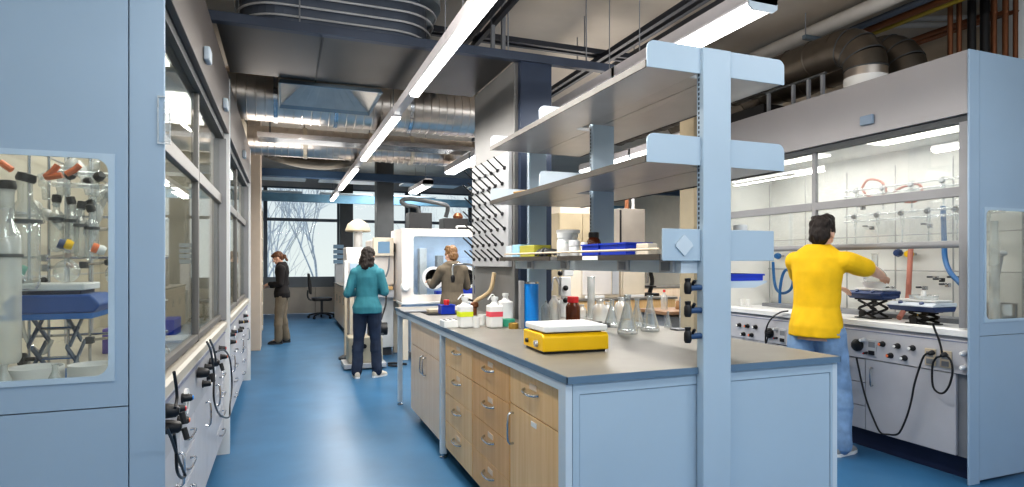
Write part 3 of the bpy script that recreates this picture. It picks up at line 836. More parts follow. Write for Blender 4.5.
# ================================================================ things on the shelves
SZ = 1.4301
def boxthing(name, x0, x1, y0, y1, z0, z1, m, lab, cat, group=None, bev=.004):
    return tag(obj(name, M().box(x0, x1, y0, y1, z0, z1), m, bevel=bev), lab, cat, group)
def crate(x0, x1, y0, y1, z0, z1, m, lab, cat='crate', group=None):
    """open-topped storage bin with a rim"""
    t = thing('storage_bin', lab, cat, ((x0 + x1) / 2, (y0 + y1) / 2, z0), group)
    w = .006
    g = M().box(x0, x1, y0, y1, z0, z0 + w).box(x0, x0 + w, y0, y1, z0 + w, z1).box(x1 - w, x1, y0, y1, z0 + w, z1).box(x0 + w, x1 - w, y0, y0 + w, z0 + w, z1).box(x0 + w, x1 - w, y1 - w, y1, z0 + w, z1)
    obj('bin_body', g, m, t)
    obj('bin_rim', M().hole((x0 - .006, x1 + .006, y0 - .006, y1 + .006), (x0 + .006, x1 - .006, y0 + .006, y1 - .006), .004, 'z', z1, z1 + .008, k=2), m, t)
    return t
crate(1.50, 1.64, 2.42, 2.66, SZ, SZ + .055, blue_p, 'bright blue plastic bin on the service shelf beside the end bracket', group='blue bins on the shelves')
crate(1.50, 1.64, 2.68, 2.86, SZ, SZ + .055, blue_p, 'bright blue plastic bin behind another, nearer the brown bottle', group='blue bins on the shelves')
boxthing('pipette_box', 1.53, 1.58, 2.28, 2.38, SZ, SZ + .055, cream, 'cream carton standing against the shelf end bracket', 'box')
def bottle(name, x, y, z, r, h, m, capm, lab, cat='bottle', group=None, neck=.45, caph=.03, labm=None, label_h=(.2, .6), shoulder=.72):
    t = thing(name, lab, cat, (x, y, z), group)
    rn = r * neck
    pr = [(0, 0), (r * .92, 0), (r, .006), (r, h * shoulder * .92), (r * .93, h * shoulder), (rn * 1.15, h * .88), (rn, h * .91), (rn, h), (0, h)]
    obj('bottle_body', M().lathe((x, y, z), pr, 20), m, t)
    if capm: obj('cap', M().lathe((x, y, z + h - caph * .5), [(0, 0), (rn * 1.3, 0), (rn * 1.3, caph * .9), (rn * 1.2, caph), (0, caph)], 18), capm, t)
    if labm: obj('bottle_label', M().lathe((x, y, z), [(r * 1.01, h * label_h[0]), (r * 1.015, h * label_h[0] + .001), (r * 1.015, h * label_h[1]), (r * 1.01, h * label_h[1] + .001)], 20), labm, t)
    return t
p = at(567, 251, Z=SZ)
bottle('plastic_jar', 1.545, 3.16, SZ + .0005, .048, .125, plastic_w, plastic_w, 'white plastic jar with faint green print on the service shelf', 'jar', neck=.75, caph=.03, labm=mat('greenish', (.62, .72, .68), .6), label_h=(.62, .66))
bottle('white_tub', 1.62, 3.27, SZ, .062, .155, plastic_w, white, 'larger white tub behind the white jar on the service shelf', 'tub', neck=.9, caph=.02)
bottle('small_jar', 1.52, 2.99, SZ, .030, .075, plastic_w, white, 'small white jar in front of the brown glass bottle', 'jar', neck=.8, group=None)
bottle('small_jar', 1.535, 2.90, SZ, .018, .062, plastic_w, white, 'tiny white vial between the white jar and the blue bins', 'jar', neck=.8)
bottle('amber_bottle', 1.66, 3.02, SZ, .042, .125, amber, black, 'brown glass bottle with dark cap on the service shelf', neck=.55)
boxthing('carton', 1.50, 1.62, 3.93, 4.04, SZ, SZ + .085, pale_blue, 'pale carton at the far end of the service shelf', 'box')
boxthing('carton', 1.50, 1.62, 3.79, 3.91, SZ, SZ + .09, mat('lblue', (.36, .62, .80), .5), 'light blue carton next to the pale end carton', 'box')
boxthing('carton', 1.50, 1.62, 3.52, 3.77, SZ, SZ + .08, olive_p, 'yellow-green carton between light blue carton and dark clutter', 'box')
t = thing('tube_clamps', 'heap of dark metal clamps on the service shelf beside the white jar', 'clamps', (1.55, 3.38, SZ))
for k in range(7):
    y = 3.36 + k * .022; obj('clamp', M().tube([(1.50 + .02 * (k % 3), y, SZ + .012), (1.54, y + .02, SZ + .03 + .008 * (k % 4)), (1.60, y - .02, SZ + .016 + .012 * (k % 3))], .009, n=7), dgrey, t)
tag(obj('bamboo_stick', M().cyl((1.40, 3.62, 1.852), (1.46, 3.46, 1.856), .006, n=8), mat('bamboo', (.42, .25, .08), .5)), 'short tan stick lying at the edge of the middle shelf', 'stick')
crate(1.86, 2.04, 2.125, 2.34, 1.316, 1.338, blue_p, 'shallow blue tray on the small side shelf right of the near post', 'tray')
boxthing('carton', 1.88, 2.03, 2.3, 2.5, SZ, SZ + .12, mat('cartn', (.72, .42, .24), .6), 'brown carton on the right half of the service shelf', 'box')
bottle('small_jar', 1.96, 2.18, SZ, .03, .125, plastic_w, white, 'white-capped jar above the right end bracket', 'jar', neck=.8)
# ---- taps on the near post
tap_b = mat('tap_arm', (.06, .12, .24), .35, metal=.4)
for v, lab in ((288, 'black service tap on the near post, topmost of three'), (311, 'black service tap on the near post, middle of three'), (337, 'black service tap on the near post, lowest of three')):
    z = EYE + (V0 - v) / F * 2.5
    t = thing('service_tap', lab, 'tap', (1.64, 2.07, z), 'taps on the near post')
    obj('tap_arm', M().cyl((1.664, 2.09, z), (1.600, 2.08, z), .013, n=12), tap_b, t)
    obj('tap_knob', M().lathe((1.592, 2.08, z - .026), [(0, 0), (.012, 0), (.016, .01), (.016, .04), (.011, .052), (.013, .058), (.013, .066), (0, .068)], 12), black, t)
    obj('tap_nozzle', M().cyl((1.615, 2.08, z + .012), (1.615, 2.065, z + .03), .007, n=8), black, t)

# ================================================================ things on the bench
BZ = BT + .0002
# yellow stirring hotplate
t = thing('stirrer_hotplate', 'yellow bench stirrer with white square top plate on the island bench', 'hotplate', (1.36, 2.79, BZ))
R3 = Matrix.Rotation(radians(-3), 4, 'Z'); ctr = Vector((1.362, 2.79, BZ))
def loc(m): return m.xf(Matrix.Translation(ctr) @ R3)
obj('body', loc(M().prism([(-.15, .012), (-.15, .085), (-.13, .098), (.14, .098), (.14, .012)], 'x', -.178, .178)), yellow, t, bevel=.006)
obj('base_plate', loc(M().box(-.165, .165, -.135, .13, 0, .012)), black, t)
obj('support_pad', loc(M().box(-.15, .15, -.12, .11, .098, .106)), dgrey, t)
obj('top_plate', loc(M().box(-.172, .172, -.150, .130, .106, .137)), plastic_w, t, bevel=.006)
obj('dial', loc(M().lathe((-.179, -.07, .045), [(0, 0), (.018, 0), (.016, .014), (0, .016)], 16, (-1, 0, 0))), steel, t)
obj('dial', loc(M().lathe((-.179, .07, .045), [(0, 0), (.012, 0), (.010, .012), (0, .013)], 16, (-1, 0, 0))), black, t)
# wash bottles
def wash(u, v, hpx, lab, lm, s=1.0):
    p = at(u, v, Z=BZ); x, y = p.x, p.y
    t = thing('wash_bottle', lab, 'bottle', (x, y, BZ), 'square plastic bottles by the sink')
    h = .155 * s; r = .048 * s
    rr = rrect(x - r, x + r, y - r, y + r, .014, 3)
    obj('bottle_body', M().prism(rr, 'z', BZ, BZ + h), plastic_w if s == 1 else gw_cloud, t, bevel=.012, seg=3)
    obj('bottle_neck', M().lathe((x, y, BZ + h - .004), [(r * .8, 0), (r * .5, .018), (r * .42, .022), (r * .42, .04), (r * .52, .042), (r * .52, .062), (0, .064)], 16), plastic_w, t)
    if lm: obj('colour_band', M().prism(rrect(x - r - .0012, x + r + .0012, y - r - .0012, y + r + .0012, .014, 3), 'z', BZ + h * .50, BZ + h * .72), lm, t)
    if lm: obj('spout', M().tube([(x, y, BZ + h + .06), (x - .02, y - .01, BZ + h + .075), (x - .06, y - .03, BZ + h + .04)], .004, n=6), plastic_w, t)
    return t
wash(465, 327.5, 0, 'white square plastic bottle with yellow-green band beside the sink', lab_y)
wash(494.5, 327.5, 0, 'white square plastic bottle with red band on the bench', lab_r)
wash(505.5, 321, 0, 'plain white square plastic bottle behind the red-banded one', None, 1.0)
# tall blue cylinder with a silver stand strip
p = at(531, 328.5, Z=BZ)
t = thing('dispenser_tube', 'tall blue cylindrical cup dispenser behind the yellow stirrer', 'tube', (p.x, p.y, BZ))
obj('tube_body', M().lathe((p.x, p.y, BZ), [(0, 0), (.052, 0), (.052, .305), (.048, .305), (.048, .29), (0, .29)], 24), blue_tube, t)
obj('tube_rim', M().lathe((p.x, p.y, BZ + .305), [(.046, 0), (.054, 0), (.054, .012), (.046, .012)], 24), steel, t)
obj('side_stand', M().box(p.x - .085, p.x - .055, p.y - .02, p.y + .02, BZ, BZ + .325), alu, t, bevel=.003)
# green tape and tan pot
p = at(508, 326, Z=BZ)
t = tag(obj('tape_roll', M().lathe((p.x, p.y, BZ), [(.028, 0), (.05, 0), (.05, .05), (.028, .05), (.028, 0)], 20), green_p), 'green roll between red-banded bottle and blue tube', 'roll')
p = at(513.5, 328.5, Z=BZ)
tag(obj('cork_ring', M().lathe((p.x, p.y, BZ), [(0, 0), (.034, 0), (.034, .035), (.022, .04), (.018, .03), (0, .03)], 18), mat('cork', (.32, .20, .04), .7)), 'small brown ring-shaped stopper beside the blue tube', 'stopper')
# little blue bin with red lid thing, tan pad, white rack
p = at(446.5, 313.5, Z=BZ)
crate(p.x - .06, p.x + .06, p.y - .06, p.y + .06, BZ, BZ + .07, blue_p, 'small blue plastic bin with red bottle top on the bench by the sink')
bottle('red_cap_vial', p.x, p.y, BZ + .0065, .025, .10, red, red, 'red-topped vial standing in the small blue bin', neck=.8)
p = at(434, 312, Z=BZ); boxthing('foam_pad', p.x - .06, p.x + .05, p.y - .05, p.y + .05, BZ, BZ + .028, beige, 'tan foam block at the far end of the island bench', 'pad')
p = at(413, 311.5, Z=BZ); boxthing('clipboard', p.x - .1, p.x + .1, p.y - .12, p.y + .12, BZ, BZ + .012, mgrey, 'grey clipboard lying on the far end of the island bench', 'clipboard')
p = at(452, 327, Z=BZ)
t = thing('vial_rack', 'white vial rack with dark holes beside the sink', 'rack', (p.x, p.y, BZ))
obj('rack_block', M().box(p.x - .07, p.x + .05, p.y - .05, p.y + .07, BZ, BZ + .05), plastic_w, t, bevel=.004)
for i in range(3):
    for j in range(3): obj('rack_hole', M().cyl((p.x - .05 + .04 * i, p.y - .03 + .04 * j, BZ + .05), (p.x - .05 + .04 * i, p.y - .03 + .04 * j, BZ + .053), .012, n=10), dgrey, t)
for u, v, lab in ((476, 327.5, 'small white plastic beaker beside the yellow-banded bottle'), (482, 325, 'small white plastic beaker between the two banded bottles')):
    p = at(u, v, Z=BZ); tag(obj('plastic_beaker', M().lathe((p.x, p.y, BZ), [(0, 0), (.026, 0), (.032, .075), (.029, .075), (.024, .006), (0, .006)], 16), plastic_w), lab, 'beaker', 'white beakers by the sink')
# gooseneck tap and sink fittings
t = thing('gooseneck_tap', 'tall thin chrome gooseneck tap behind the sink', 'tap', (1.60, 5.15, BZ))
obj('tap_column', M().cyl((1.60, 5.15, BZ), (1.60, 5.15, BZ + .40), .011, n=12), steel, t)
obj('tap_spout', M().tube([(1.60, 5.15, BZ + .38), (1.59, 5.15, BZ + .42), (1.55, 5.14, BZ + .43), (1.44, 5.12, BZ + .43), (1.40, 5.12, BZ + .41), (1.40, 5.12, BZ + .33)], .010, n=10), steel, t)
obj('tap_base', M().lathe((1.60, 5.15, BZ), [(0, 0), (.03, 0), (.03, .02), (.014, .04), (0, .04)], 16), steel, t)
obj('tap_lever', M().cyl((1.60, 5.15, BZ + .10), (1.53, 5.13, BZ + .12), .010, n=8), black, t)
obj('aerator', M().lathe((1.40, 5.12, BZ + .27), [(0, 0), (.014, 0), (.02, .03), (.02, .05), (.01, .065), (0, .065)], 12), black, t)
t = tag(obj('hose', M().tube([(1.66, 4.75, BZ + .36), (1.64, 4.78, BZ + .22), (1.60, 4.85, BZ + .16), (1.55, 4.9, BZ + .12), (1.52, 4.95, BZ + .05), (1.54, 5.0, BZ + .02)], .018, n=10), mat('tan_hose', (.62, .48, .30), .5)), 'tan rubber hose hanging beside the gooseneck tap', 'hose')
tag(obj('copper_fitting', M().lathe((1.52, 4.86, BZ), [(0, 0), (.02, 0), (.02, .06), (.034, .07), (.034, .10), (.02, .11), (0, .11)], 14), copper), 'reddish copper valve at the back of the sink', 'valve')
# drying rack of pegs on the grey column
t = thing('drying_rack', 'pale pegboard drying rack with black-tipped pegs on the grey column', 'drying rack', (1.66, 4.86, 1.36))
obj('backboard', M().box(1.655, 1.688, 4.40, 5.37, 1.36, 2.28), lgrey, t, bevel=.004)
for r_ in range(7):
    for c in range(6):
        y = 4.47 + c * .163 + (.05 if r_ % 2 else 0); z = 1.42 + r_ * .122
        k = obj('peg', M().cyl((1.652, y, z), (1.555, y, z + .085), .0075, .006, n=8), black, t)
        obj('peg_foot', M().lathe((1.655, y, z), [(0, 0), (.018, 0), (.014, .016), (0, .018)], 10, (-1, 0, .6)), rubber, k)
# ---- glassware
def erlen(x, y, z, r, h, lab, m=None, group='conical flasks on the bench'):
    t = thing('conical_flask', lab, 'flask', (x, y, z), group)
    rn = r * .3
    obj('flask_wall', M().lathe((x, y, z), [(0, 0), (r * .95, 0), (r, .008), (r * .97, .02), (rn * 1.15, h * .72), (rn, h * .78), (rn, h * .96), (rn * 1.3, h), (rn * 1.15, h), (rn * .85, h * .95), (rn * .85, h * .76), (r * .9, .02), (0, .008)], 20), m or gw, t)
    return t
def rbf(x, y, z, r, lab, m=None, neck=None, group='round flasks', cat='flask', cork=None):
    t = thing('round_flask', lab, cat, (x, y, z), group)
    nk = neck or r * 1.1; rn = r * .28
    pr = [(r * sin(radians(a)), r - r * cos(radians(a))) for a in range(0, 165, 15)] + [(rn, 2 * r), (rn, 2 * r + nk), (rn * 1.3, 2 * r + nk + .004), (rn * .8, 2 * r + nk)]
    obj('flask_wall', M().lathe((x, y, z), pr, 20), m or gw, t)
    if cork: obj('stopper', M().lathe((x, y, z + 2 * r + nk - .008), [(0, 0), (rn * .9, 0), (rn * 1.3, .03), (0, .032)], 12), cork, t)
    return t
for u, v, r, h, lab in ((650, 331, .062, .235, 'tall conical glass flask, rightmost of the large ones on the bench'), (627.5, 333.5, .066, .245, 'large conical flask second from the right, in front of the cloudy glassware'),
                        (668, 328, .026, .115, 'small conical glass flask beside the post taps'), (612, 327, .055, .19, 'conical flask left of the two large ones'),
                        (637, 327.5, .05, .20, 'conical flask between and behind the two large ones')):
    p = at(u, v, Z=BZ); erlen(p.x, p.y, BZ, r, h, lab)
for u, v, r, lab in ((600, 321, .06, 'cloudy glass jar behind the yellow stirrer'), (608, 318, .048, 'cloudy glass jar second behind the yellow stirrer'), (622, 318, .062, 'cloudy glass jar behind the large conical flasks'), (582, 318, .04, 'cloudy small jar beside the measuring cylinder')):
    p = at(u, v, Z=BZ); rr_ = r
    t = thing('glass_jar', lab, 'jar', (p.x, p.y, BZ), 'cloudy glassware in the middle of the bench')
    obj('jar_wall', M().lathe((p.x, p.y, BZ), [(0, 0), (rr_, 0), (rr_, rr_ * 1.4), (rr_ * .8, rr_ * 1.9), (rr_ * .45, rr_ * 2.2), (rr_ * .45, rr_ * 2.6), (rr_ * .55, rr_ * 2.7), (rr_ * .4, rr_ * 2.6)], 18), gw_cloud, t)
p = at(591, 318.5, Z=BZ)
t = thing('measuring_cylinder', 'tall glass measuring cylinder standing behind the yellow stirrer', 'cylinder', (p.x, p.y, BZ))
obj('cylinder_wall', M().lathe((p.x, p.y, BZ), [(0, .006), (.03, .006), (.03, .33), (.034, .335), (.027, .33), (.027, .012), (0, .012)], 18), gw_cloud, t)
obj('cylinder_foot', M().lathe((p.x, p.y, BZ), [(0, 0), (.05, 0), (.05, .006), (0, .006)], 6), plastic_w, t)
p = at(573, 321, Z=BZ)
bottle('amber_bottle', p.x, p.y, BZ, .056, .165, amber, red, 'brown glass bottle with red cap behind the yellow stirrer', neck=.6, caph=.045, labm=None)
for u, v, r, h, lab in ((545, 322, .04, .16, 'clear glass bottle beside the blue tube'), (554, 320, .045, .19, 'clear glass bottle between blue tube and white dispenser'), (549, 316, .035, .2, 'clear glass bottle behind two others near the blue tube')):
    p = at(u, v, Z=BZ)
    bottle('clear_bottle', p.x, p.y, BZ, r, h, gw_cloud, None, lab, neck=.4, group='clear bottles by the blue tube')
p = at(563, 317, Z=BZ)
t = thing('bottle_dispenser', 'white bottle-top dispenser with black knobs behind the glass bottles', 'dispenser', (p.x, p.y, BZ))
obj('reservoir', M().lathe((p.x, p.y, BZ), [(0, 0), (.05, 0), (.05, .12), (.02, .15), (.02, .17), (0, .17)], 18), plastic_w, t)
obj('dispenser_head', M().box(p.x - .03, p.x + .06, p.y - .03, p.y + .03, BZ + .17, BZ + .33), plastic_w, t, bevel=.006)
obj('plunger_arm', M().box(p.x + .0, p.x + .09, p.y - .02, p.y + .02, BZ + .335, BZ + .42), plastic_w, t, bevel=.01)
obj('outlet_tube', M().tube([(p.x - .03, p.y, BZ + .26), (p.x - .06, p.y, BZ + .32), (p.x - .09, p.y, BZ + .31), (p.x - .10, p.y, BZ + .22)], .008, n=8), lgrey, t)
for zz in (.36, .24, .14): obj('black_knob', M().ball((p.x + .0 - .05 * (zz == .36), p.y - .05, BZ + zz), .022), black, t)
p = at(600, 316.5, Z=BZ)
for u, v, lab in ((598, 325.5, 'small black rubber block behind the stirrer, left of two'), (606, 327, 'small black rubber block behind the stirrer, right of two')):
    p = at(u, v, Z=BZ); tag(obj('rubber_block', M().box(p.x - .035, p.x + .025, p.y - .02, p.y + .02, BZ, BZ + .03), black, bevel=.005), lab, 'block', 'black blocks behind the stirrer')
# stand rods on the bench
for u, v, hh, lab in ((680, 330, .22, 'thin steel rod stand beside the post taps'),):
    p = at(u, v, Z=BZ)
    t = thing('rod_stand', lab, 'stand', (p.x, p.y, BZ))
    obj('stand_base', M().box(p.x - .05, p.x + .03, p.y - .04, p.y + .04, BZ, BZ + .012), mgrey, t, bevel=.003)
    obj('stand_rod', M().cyl((p.x, p.y, BZ + .012), (p.x, p.y, BZ + hh), .005, n=8), steel, t)
# ================================================================ glove box and instruments beyond the bench
def box_part(name, x0, x1, y0, y1, z0, z1, m, par, bev=.004, lab=None): return obj(name, M().box(x0, x1, y0, y1, z0, z1), m, par, bevel=bev, label=lab)
gbw = mat('gb_white', (.78, .73, .69), .4, var=.03)
blue_lin = mat('blue_lin', (.50, .62, .78), .4, var=.06)
t = thing('glove_box', 'white glove box with wide sloping window and black glove ports', 'glove box', (2.3, 8.8, 0))
GX0, GX1, GY = 1.56, 3.3, 8.45
obj('front_frame', M().hole((GX0, GX1, .83, 1.88), (GX0 + .17, GX1 - .12, .93, 1.77), .03, 'y', GY, GY + .05), gbw, t, bevel=.004)
box_part('top_shell', GX0, GX1, GY + .051, GY + .9, 1.86, 1.88, gbw, t)
box_part('left_shell', GX0, GX0 + .02, GY + .051, GY + .9, .83, 1.859, gbw, t)
box_part('right_shell', GX1 - .02, GX1, GY + .051, GY + .9, .83, 1.859, gbw, t)
box_part('back_shell', GX0 + .021, GX1 - .021, GY + .86, GY + .9, .86, 1.859, blue_lin, t)
box_part('inner_floor', GX0 + .021, GX1 - .021, GY + .051, GY + .86, .83, .86, lgrey, t)
box_part('inner_lamp', GX0 + .2, GX1 - .15, GY + .12, GY + .4, 1.82, 1.84, emat('gb_lamp', (.85, .93, 1), 9.0), t)
w_ = obj('front_window', M().box(GX0 + .17, GX1 - .12, GY + .02, GY + .03, .93, 1.77), gp, t)
for x in (2.02, 2.52, 2.95):
    r = obj('glove_port', M().lathe((x, GY + .02, 1.17), [(.125, 0), (.165, 0), (.165, .05), (.125, .05), (.125, 0)], 24, (0, -1, 0)), white, t)
    obj('glove', M().lathe((x, GY - .02, 1.17), [(.124, 0), (.115, .06), (.07, .16), (.05, .3), (0, .33)], 18, (0, 1, 0)), rubber, r)
box_part('lower_apron', GX0, GX1, GY - .06, GY + .02, .75, .80, blue_lin, t)
box_part('ledge', GX0 - .02, GX1, GY - .10, GY + .3, .80, .829, white, t)
for x in (GX0 + .02, GX1 - .1):
    for y in (GY + .02, GY + .78): box_part('stand_leg', x, x + .08, y, y + .08, 0, .80, cream, t)
box_part('lower_cabinet', GX0 + .14, GX1 - .12, GY + .06, GY + .8, .10, .74, blue_lin, t)
for x0, x1, y, z, h, m, n in ((2.15, 2.4, GY + .35, .861, .10, blue_p, 'inner_tray'), (2.5, 2.85, GY + .55, .861, .42, blue_p, 'inner_bin'), (2.2, 2.3, GY + .5, 1.0, .5, mgrey, 'inner_column'), (1.95, 2.06, GY + .6, .861, .75, lgrey, 'inner_column')):
    box_part(n, x0, x1, y, y + .16, z, z + h, m, t)
obj('inner_port', M().lathe((GX0 + .05, GY + .0, 1.05), [(0, 0), (.07, 0), (.07, .05), (.05, .07), (0, .07)], 18, (0, -1, 0)), white, t)
# black pumps with a loop of hose on its roof
t = thing('roof_fan', 'black box fan with a thick dark hose on top of the glove box', 'fan', (1.92, 8.85, 1.881))
box_part('fan_case', 1.72, 2.06, 8.7, 9.0, 1.881, 2.13, black, t)
obj('hose', M().tube([(1.9, 8.85, 2.125), (1.86, 8.85, 2.22), (1.70, 8.8, 2.24), (1.62, 8.8, 2.30), (1.75, 8.8, 2.34), (2.05, 8.8, 2.31), (2.28, 8.8, 2.27), (2.34, 8.85, 2.22), (2.32, 8.9, 2.09)], .032, n=10), dgrey, t)
t = thing('roof_fan', 'lower black box fan with brown filter on top of the glove box', 'fan', (2.5, 8.85, 1.881))
box_part('fan_case', 2.24, 2.62, 8.7, 9.0, 1.881, 2.06, black, t)
obj('filter', M().lathe((2.50, 8.85, 2.06), [(0, 0), (.07, 0), (.08, .04), (.05, .09), (0, .1)], 16), copper, t)
obj('lamp_arm', M().tube([(2.42, 8.6, 1.90), (2.42, 8.6, 1.93), (2.6, 8.6, 1.93), (2.66, 8.6, 1.90)], .012, n=8), white, t)
# neighbouring instrument with display
t = thing('antechamber_cabinet', 'cream instrument cabinet with small display beside the glove box', 'instrument', (1.35, 9.2, 0))
box_part('upper_case', 1.20, 1.54, 8.95, 9.6, 1.06, 1.73, gbw, t, .02)
box_part('lower_case', 1.10, 1.54, 9.0, 9.6, .12, .88, white, t, .01)
box_part('tan_shelf', 1.22, 1.5, 8.82, 8.94, .99, 1.04, mat('tan_sh', (.72, .48, .22), .5), t)
box_part('grey_drawer', 1.21, 1.52, 8.84, 9.5, .88, .985, lgrey, t)
s = box_part('display_case', 1.22, 1.52, 8.86, 8.945, 1.49, 1.76, cream, t, .008)
box_part('screen', 1.29, 1.46, 8.852, 8.858, 1.53, 1.70, screen_e, s)
box_part('black_switch', 1.515, 1.545, 8.9, 8.945, 1.55, 1.68, black, t)
g = M()
for x in (1.06, 1.15): g.cyl((x, 8.93, 1.75), (x, 8.93, 1.76), .02)
obj('hose', M().tube([(1.46, 8.9, 1.50), (1.44, 8.85, 1.3), (1.40, 8.85, 1.18)], .013, n=8), mgrey, t)
obj('base_foot', M().box(1.12, 1.52, 9.05, 9.55, 0, .12), dgrey, t)
obj('round_plug', M().lathe((1.45, 8.985, 1.1), [(0, 0), (.05, 0), (.05, .03), (0, .03)], 16, (0, -1, 0)), lgrey, t)
t = thing('exhaust_hood', 'mushroom-shaped cream exhaust hood on white pipe above the instrument', 'exhaust hood', (1.06, 9.7, 0))
obj('pipe', M().cyl((1.10, 9.72, .0), (1.10, 9.72, 1.98), .07, n=16), white, t)
obj('bonnet', M().lathe((1.10, 9.72, 1.88), [(.19, 0), (.20, .02), (.16, .12), (.08, .18), (0, .2)], 20), mat('bonnet', (.55, .48, .36), .5), t)
t = thing('antechamber', 'white sloped airlock box at the left end of the instrument cabinet', 'airlock', (.88, 9.1, 0))
obj('airlock_case', M().prism([(8.98, 1.0), (9.6, 1.0), (9.6, 1.62), (9.2, 1.62), (8.98, 1.40)], 'x', .86, 1.19), gbw, t, bevel=.015)
box_part('airlock_door', .90, 1.15, 8.955, 8.978, 1.05, 1.38, blue_lin, t)
box_part('stand', .90, .96, 9.0, 9.06, 0, .999, cream, t); box_part('stand', 1.02, 1.08, 9.0, 9.06, 0, .999, white, t)
box_part('white_post', .80, .86, 8.82, 8.90, .95, 1.42, white, t, .02)
box_part('post_stem', .81, .85, 8.83, 8.89, .06, .949, beige, t)
obj('round_base', M().lathe((.83, 8.86, 0), [(0, 0), (.10, 0), (.10, .03), (.05, .06), (0, .06)], 16), dgrey, t)
# vacuum pump on the floor behind the woman in teal
t = thing('vacuum_pump', 'beige vacuum pump with black motor on the floor behind the woman in teal', 'pump', (1.0, 8.1, 0))
box_part('pump_case', .78, 1.22, 7.95, 8.3, .08, .42, mat('pump_b', (.50, .45, .34), .45), t, .02)
box_part('base_plate', .72, 1.26, 7.9, 8.35, .02, .079, lgrey, t)
obj('motor', M().cyl((1.05, 8.12, .50), (1.30, 8.12, .50), .085, n=16), black, t)
obj('motor_mount', M().box(1.05, 1.25, 8.05, 8.2, .42, .45), dgrey, t)
for x in (.85, .98): obj('oil_port', M().lathe((x, 7.95, .3), [(0, 0), (.03, 0), (.03, .02), (0, .02)], 12, (0, -1, 0)), black, t)
for x in (.76, 1.2): obj('foot', M().cyl((x, 8.0, 0), (x, 8.0, .02), .03, n=10), black, t)
tag(obj('power_cable', M().tube([(1.40, 8.83, .93), (1.36, 8.6, .80), (1.28, 8.4, .64), (1.24, 8.3, .58), (1.22, 8.12, .59)], .013, n=8), black), 'dark cable hanging from the instrument to the vacuum pump', 'cable')
tag(obj('coiled_cable', M().tube([(1.30, 8.0, .02), (1.42, 7.95, .016), (1.5, 8.1, .016), (1.4, 8.2, .016), (1.32, 8.1, .03), (1.45, 7.98, .04), (1.55, 8.05, .016)], .014, n=8), black), 'black cable lying on the floor beside the vacuum pump', 'cable')
t = thing('clutter_pump', 'small black pump head on the tan shelf of the instrument', 'pump', (1.3, 8.7, .99)) if False else None
# ---------------- far benches, chair and desk
def simple_bench(x0, x1, y0, y1, lab, face, n, m=wood_c, z=.93):
    t = thing('wall_bench', lab, 'bench', ((x0 + x1) / 2, (y0 + y1) / 2, 0))
    box_part('worktop', x0, x1, y0, y1, z - .03, z, worktop_m, t)
    box_part('plinth', x0 + .06, x1 - .06, y0 + .06, y1 - .06, 0, .09, navy, t, 0)
    box_part('carcass', x0 + .03, x1 - .03, y0 + .03, y1 - .03, .09, z - .031, m, t, 0)
    for k in range(n):
        if face == 'x':
            a = y0 + .03 + (y1 - y0 - .06) * k / n; b = y0 + .03 + (y1 - y0 - .06) * (k + 1) / n
            d = box_part('door', x0 + .012, x0 + .029, a + .003, b - .003, .10, z - .18, m, t, 0)
            box_part('drawer', x0 + .012, x0 + .029, a + .003, b - .003, z - .175, z - .04, m, t, 0)
            obj('bar_handle', M().cyl((x0 + .004, b - .06, .55), (x0 + .004, b - .06, .70), .007, n=6), steel, d)
        else:
            a = x0 + .03 + (x1 - x0 - .06) * k / n; b = x0 + .03 + (x1 - x0 - .06) * (k + 1) / n
            d = box_part('door', a + .003, b - .003, y0 + .012, y0 + .029, .10, z - .18, m, t, 0)
            box_part('drawer', a + .003, b - .003, y0 + .012, y0 + .029, z - .175, z - .04, m, t, 0)
            obj('bar_handle', M().cyl((b - .06, y0 + .004, .55), (b - .06, y0 + .004, .70), .007, n=6), steel, d)
    return t
simple_bench(1.08, 2.4, 10.6, 14.4, 'wooden lab bench beyond the instruments towards the window', 'x', 5)
simple_bench(3.3, 5.0, 6.75, 7.45, 'wooden bench with grey worktop behind the island bench glassware', 'y', 4, wood_a)
t = thing('desk', 'white desk with side panel by the far window', 'desk', (1.5, 15.4, 0))
box_part('desk_top', 1.24, 2.4, 15.0, 15.9, .72, .75, white, t); box_part('side_panel', 1.25, 1.28, 15.03, 15.87, 0, .719, white, t, 0); box_part('side_panel', 2.35, 2.38, 15.03, 15.87, 0, .719, white, t, 0)
# office chair
t = thing('office_chair', 'black swivel chair at the far end of the aisle', 'chair', (.82, 15.55, 0))
cx, cy = .88, 15.55
for k in range(5):
    a = k * 2 * pi / 5 + .3
    l = obj('leg', M().tube([(cx, cy, .13), (cx + .18 * cos(a), cy + .18 * sin(a), .11), (cx + .32 * cos(a), cy + .32 * sin(a), .075)], .022, n=8), black, t)
    obj('caster', M().cyl((cx + .32 * cos(a) - .02 * sin(a), cy + .32 * sin(a) + .02 * cos(a), .032), (cx + .32 * cos(a) + .02 * sin(a), cy + .32 * sin(a) - .02 * cos(a), .032), .032, n=12), black, l)
obj('gas_column', M().cyl((cx, cy, .12), (cx, cy, .44), .03, n=12), dgrey, t)
obj('seat', M().prism(rrect(cx - .24, cx + .24, cy - .24, cy + .24, .1), 'z', .44, .52), black, t, bevel=.02)
obj('backrest', M().prism([(cx - .30, .62), (cx - .24, .60), (cx - .25, .85), (cx - .29, 1.12), (cx - .34, 1.12), (cx - .33, .85)], 'y', cy - .2, cy + .2), black, t, bevel=.02)
obj('back_stem', M().tube([(cx - .05, cy, .47), (cx - .26, cy, .46), (cx - .33, cy, .55), (cx - .33, cy, .70)], .02, n=8), dgrey, t)
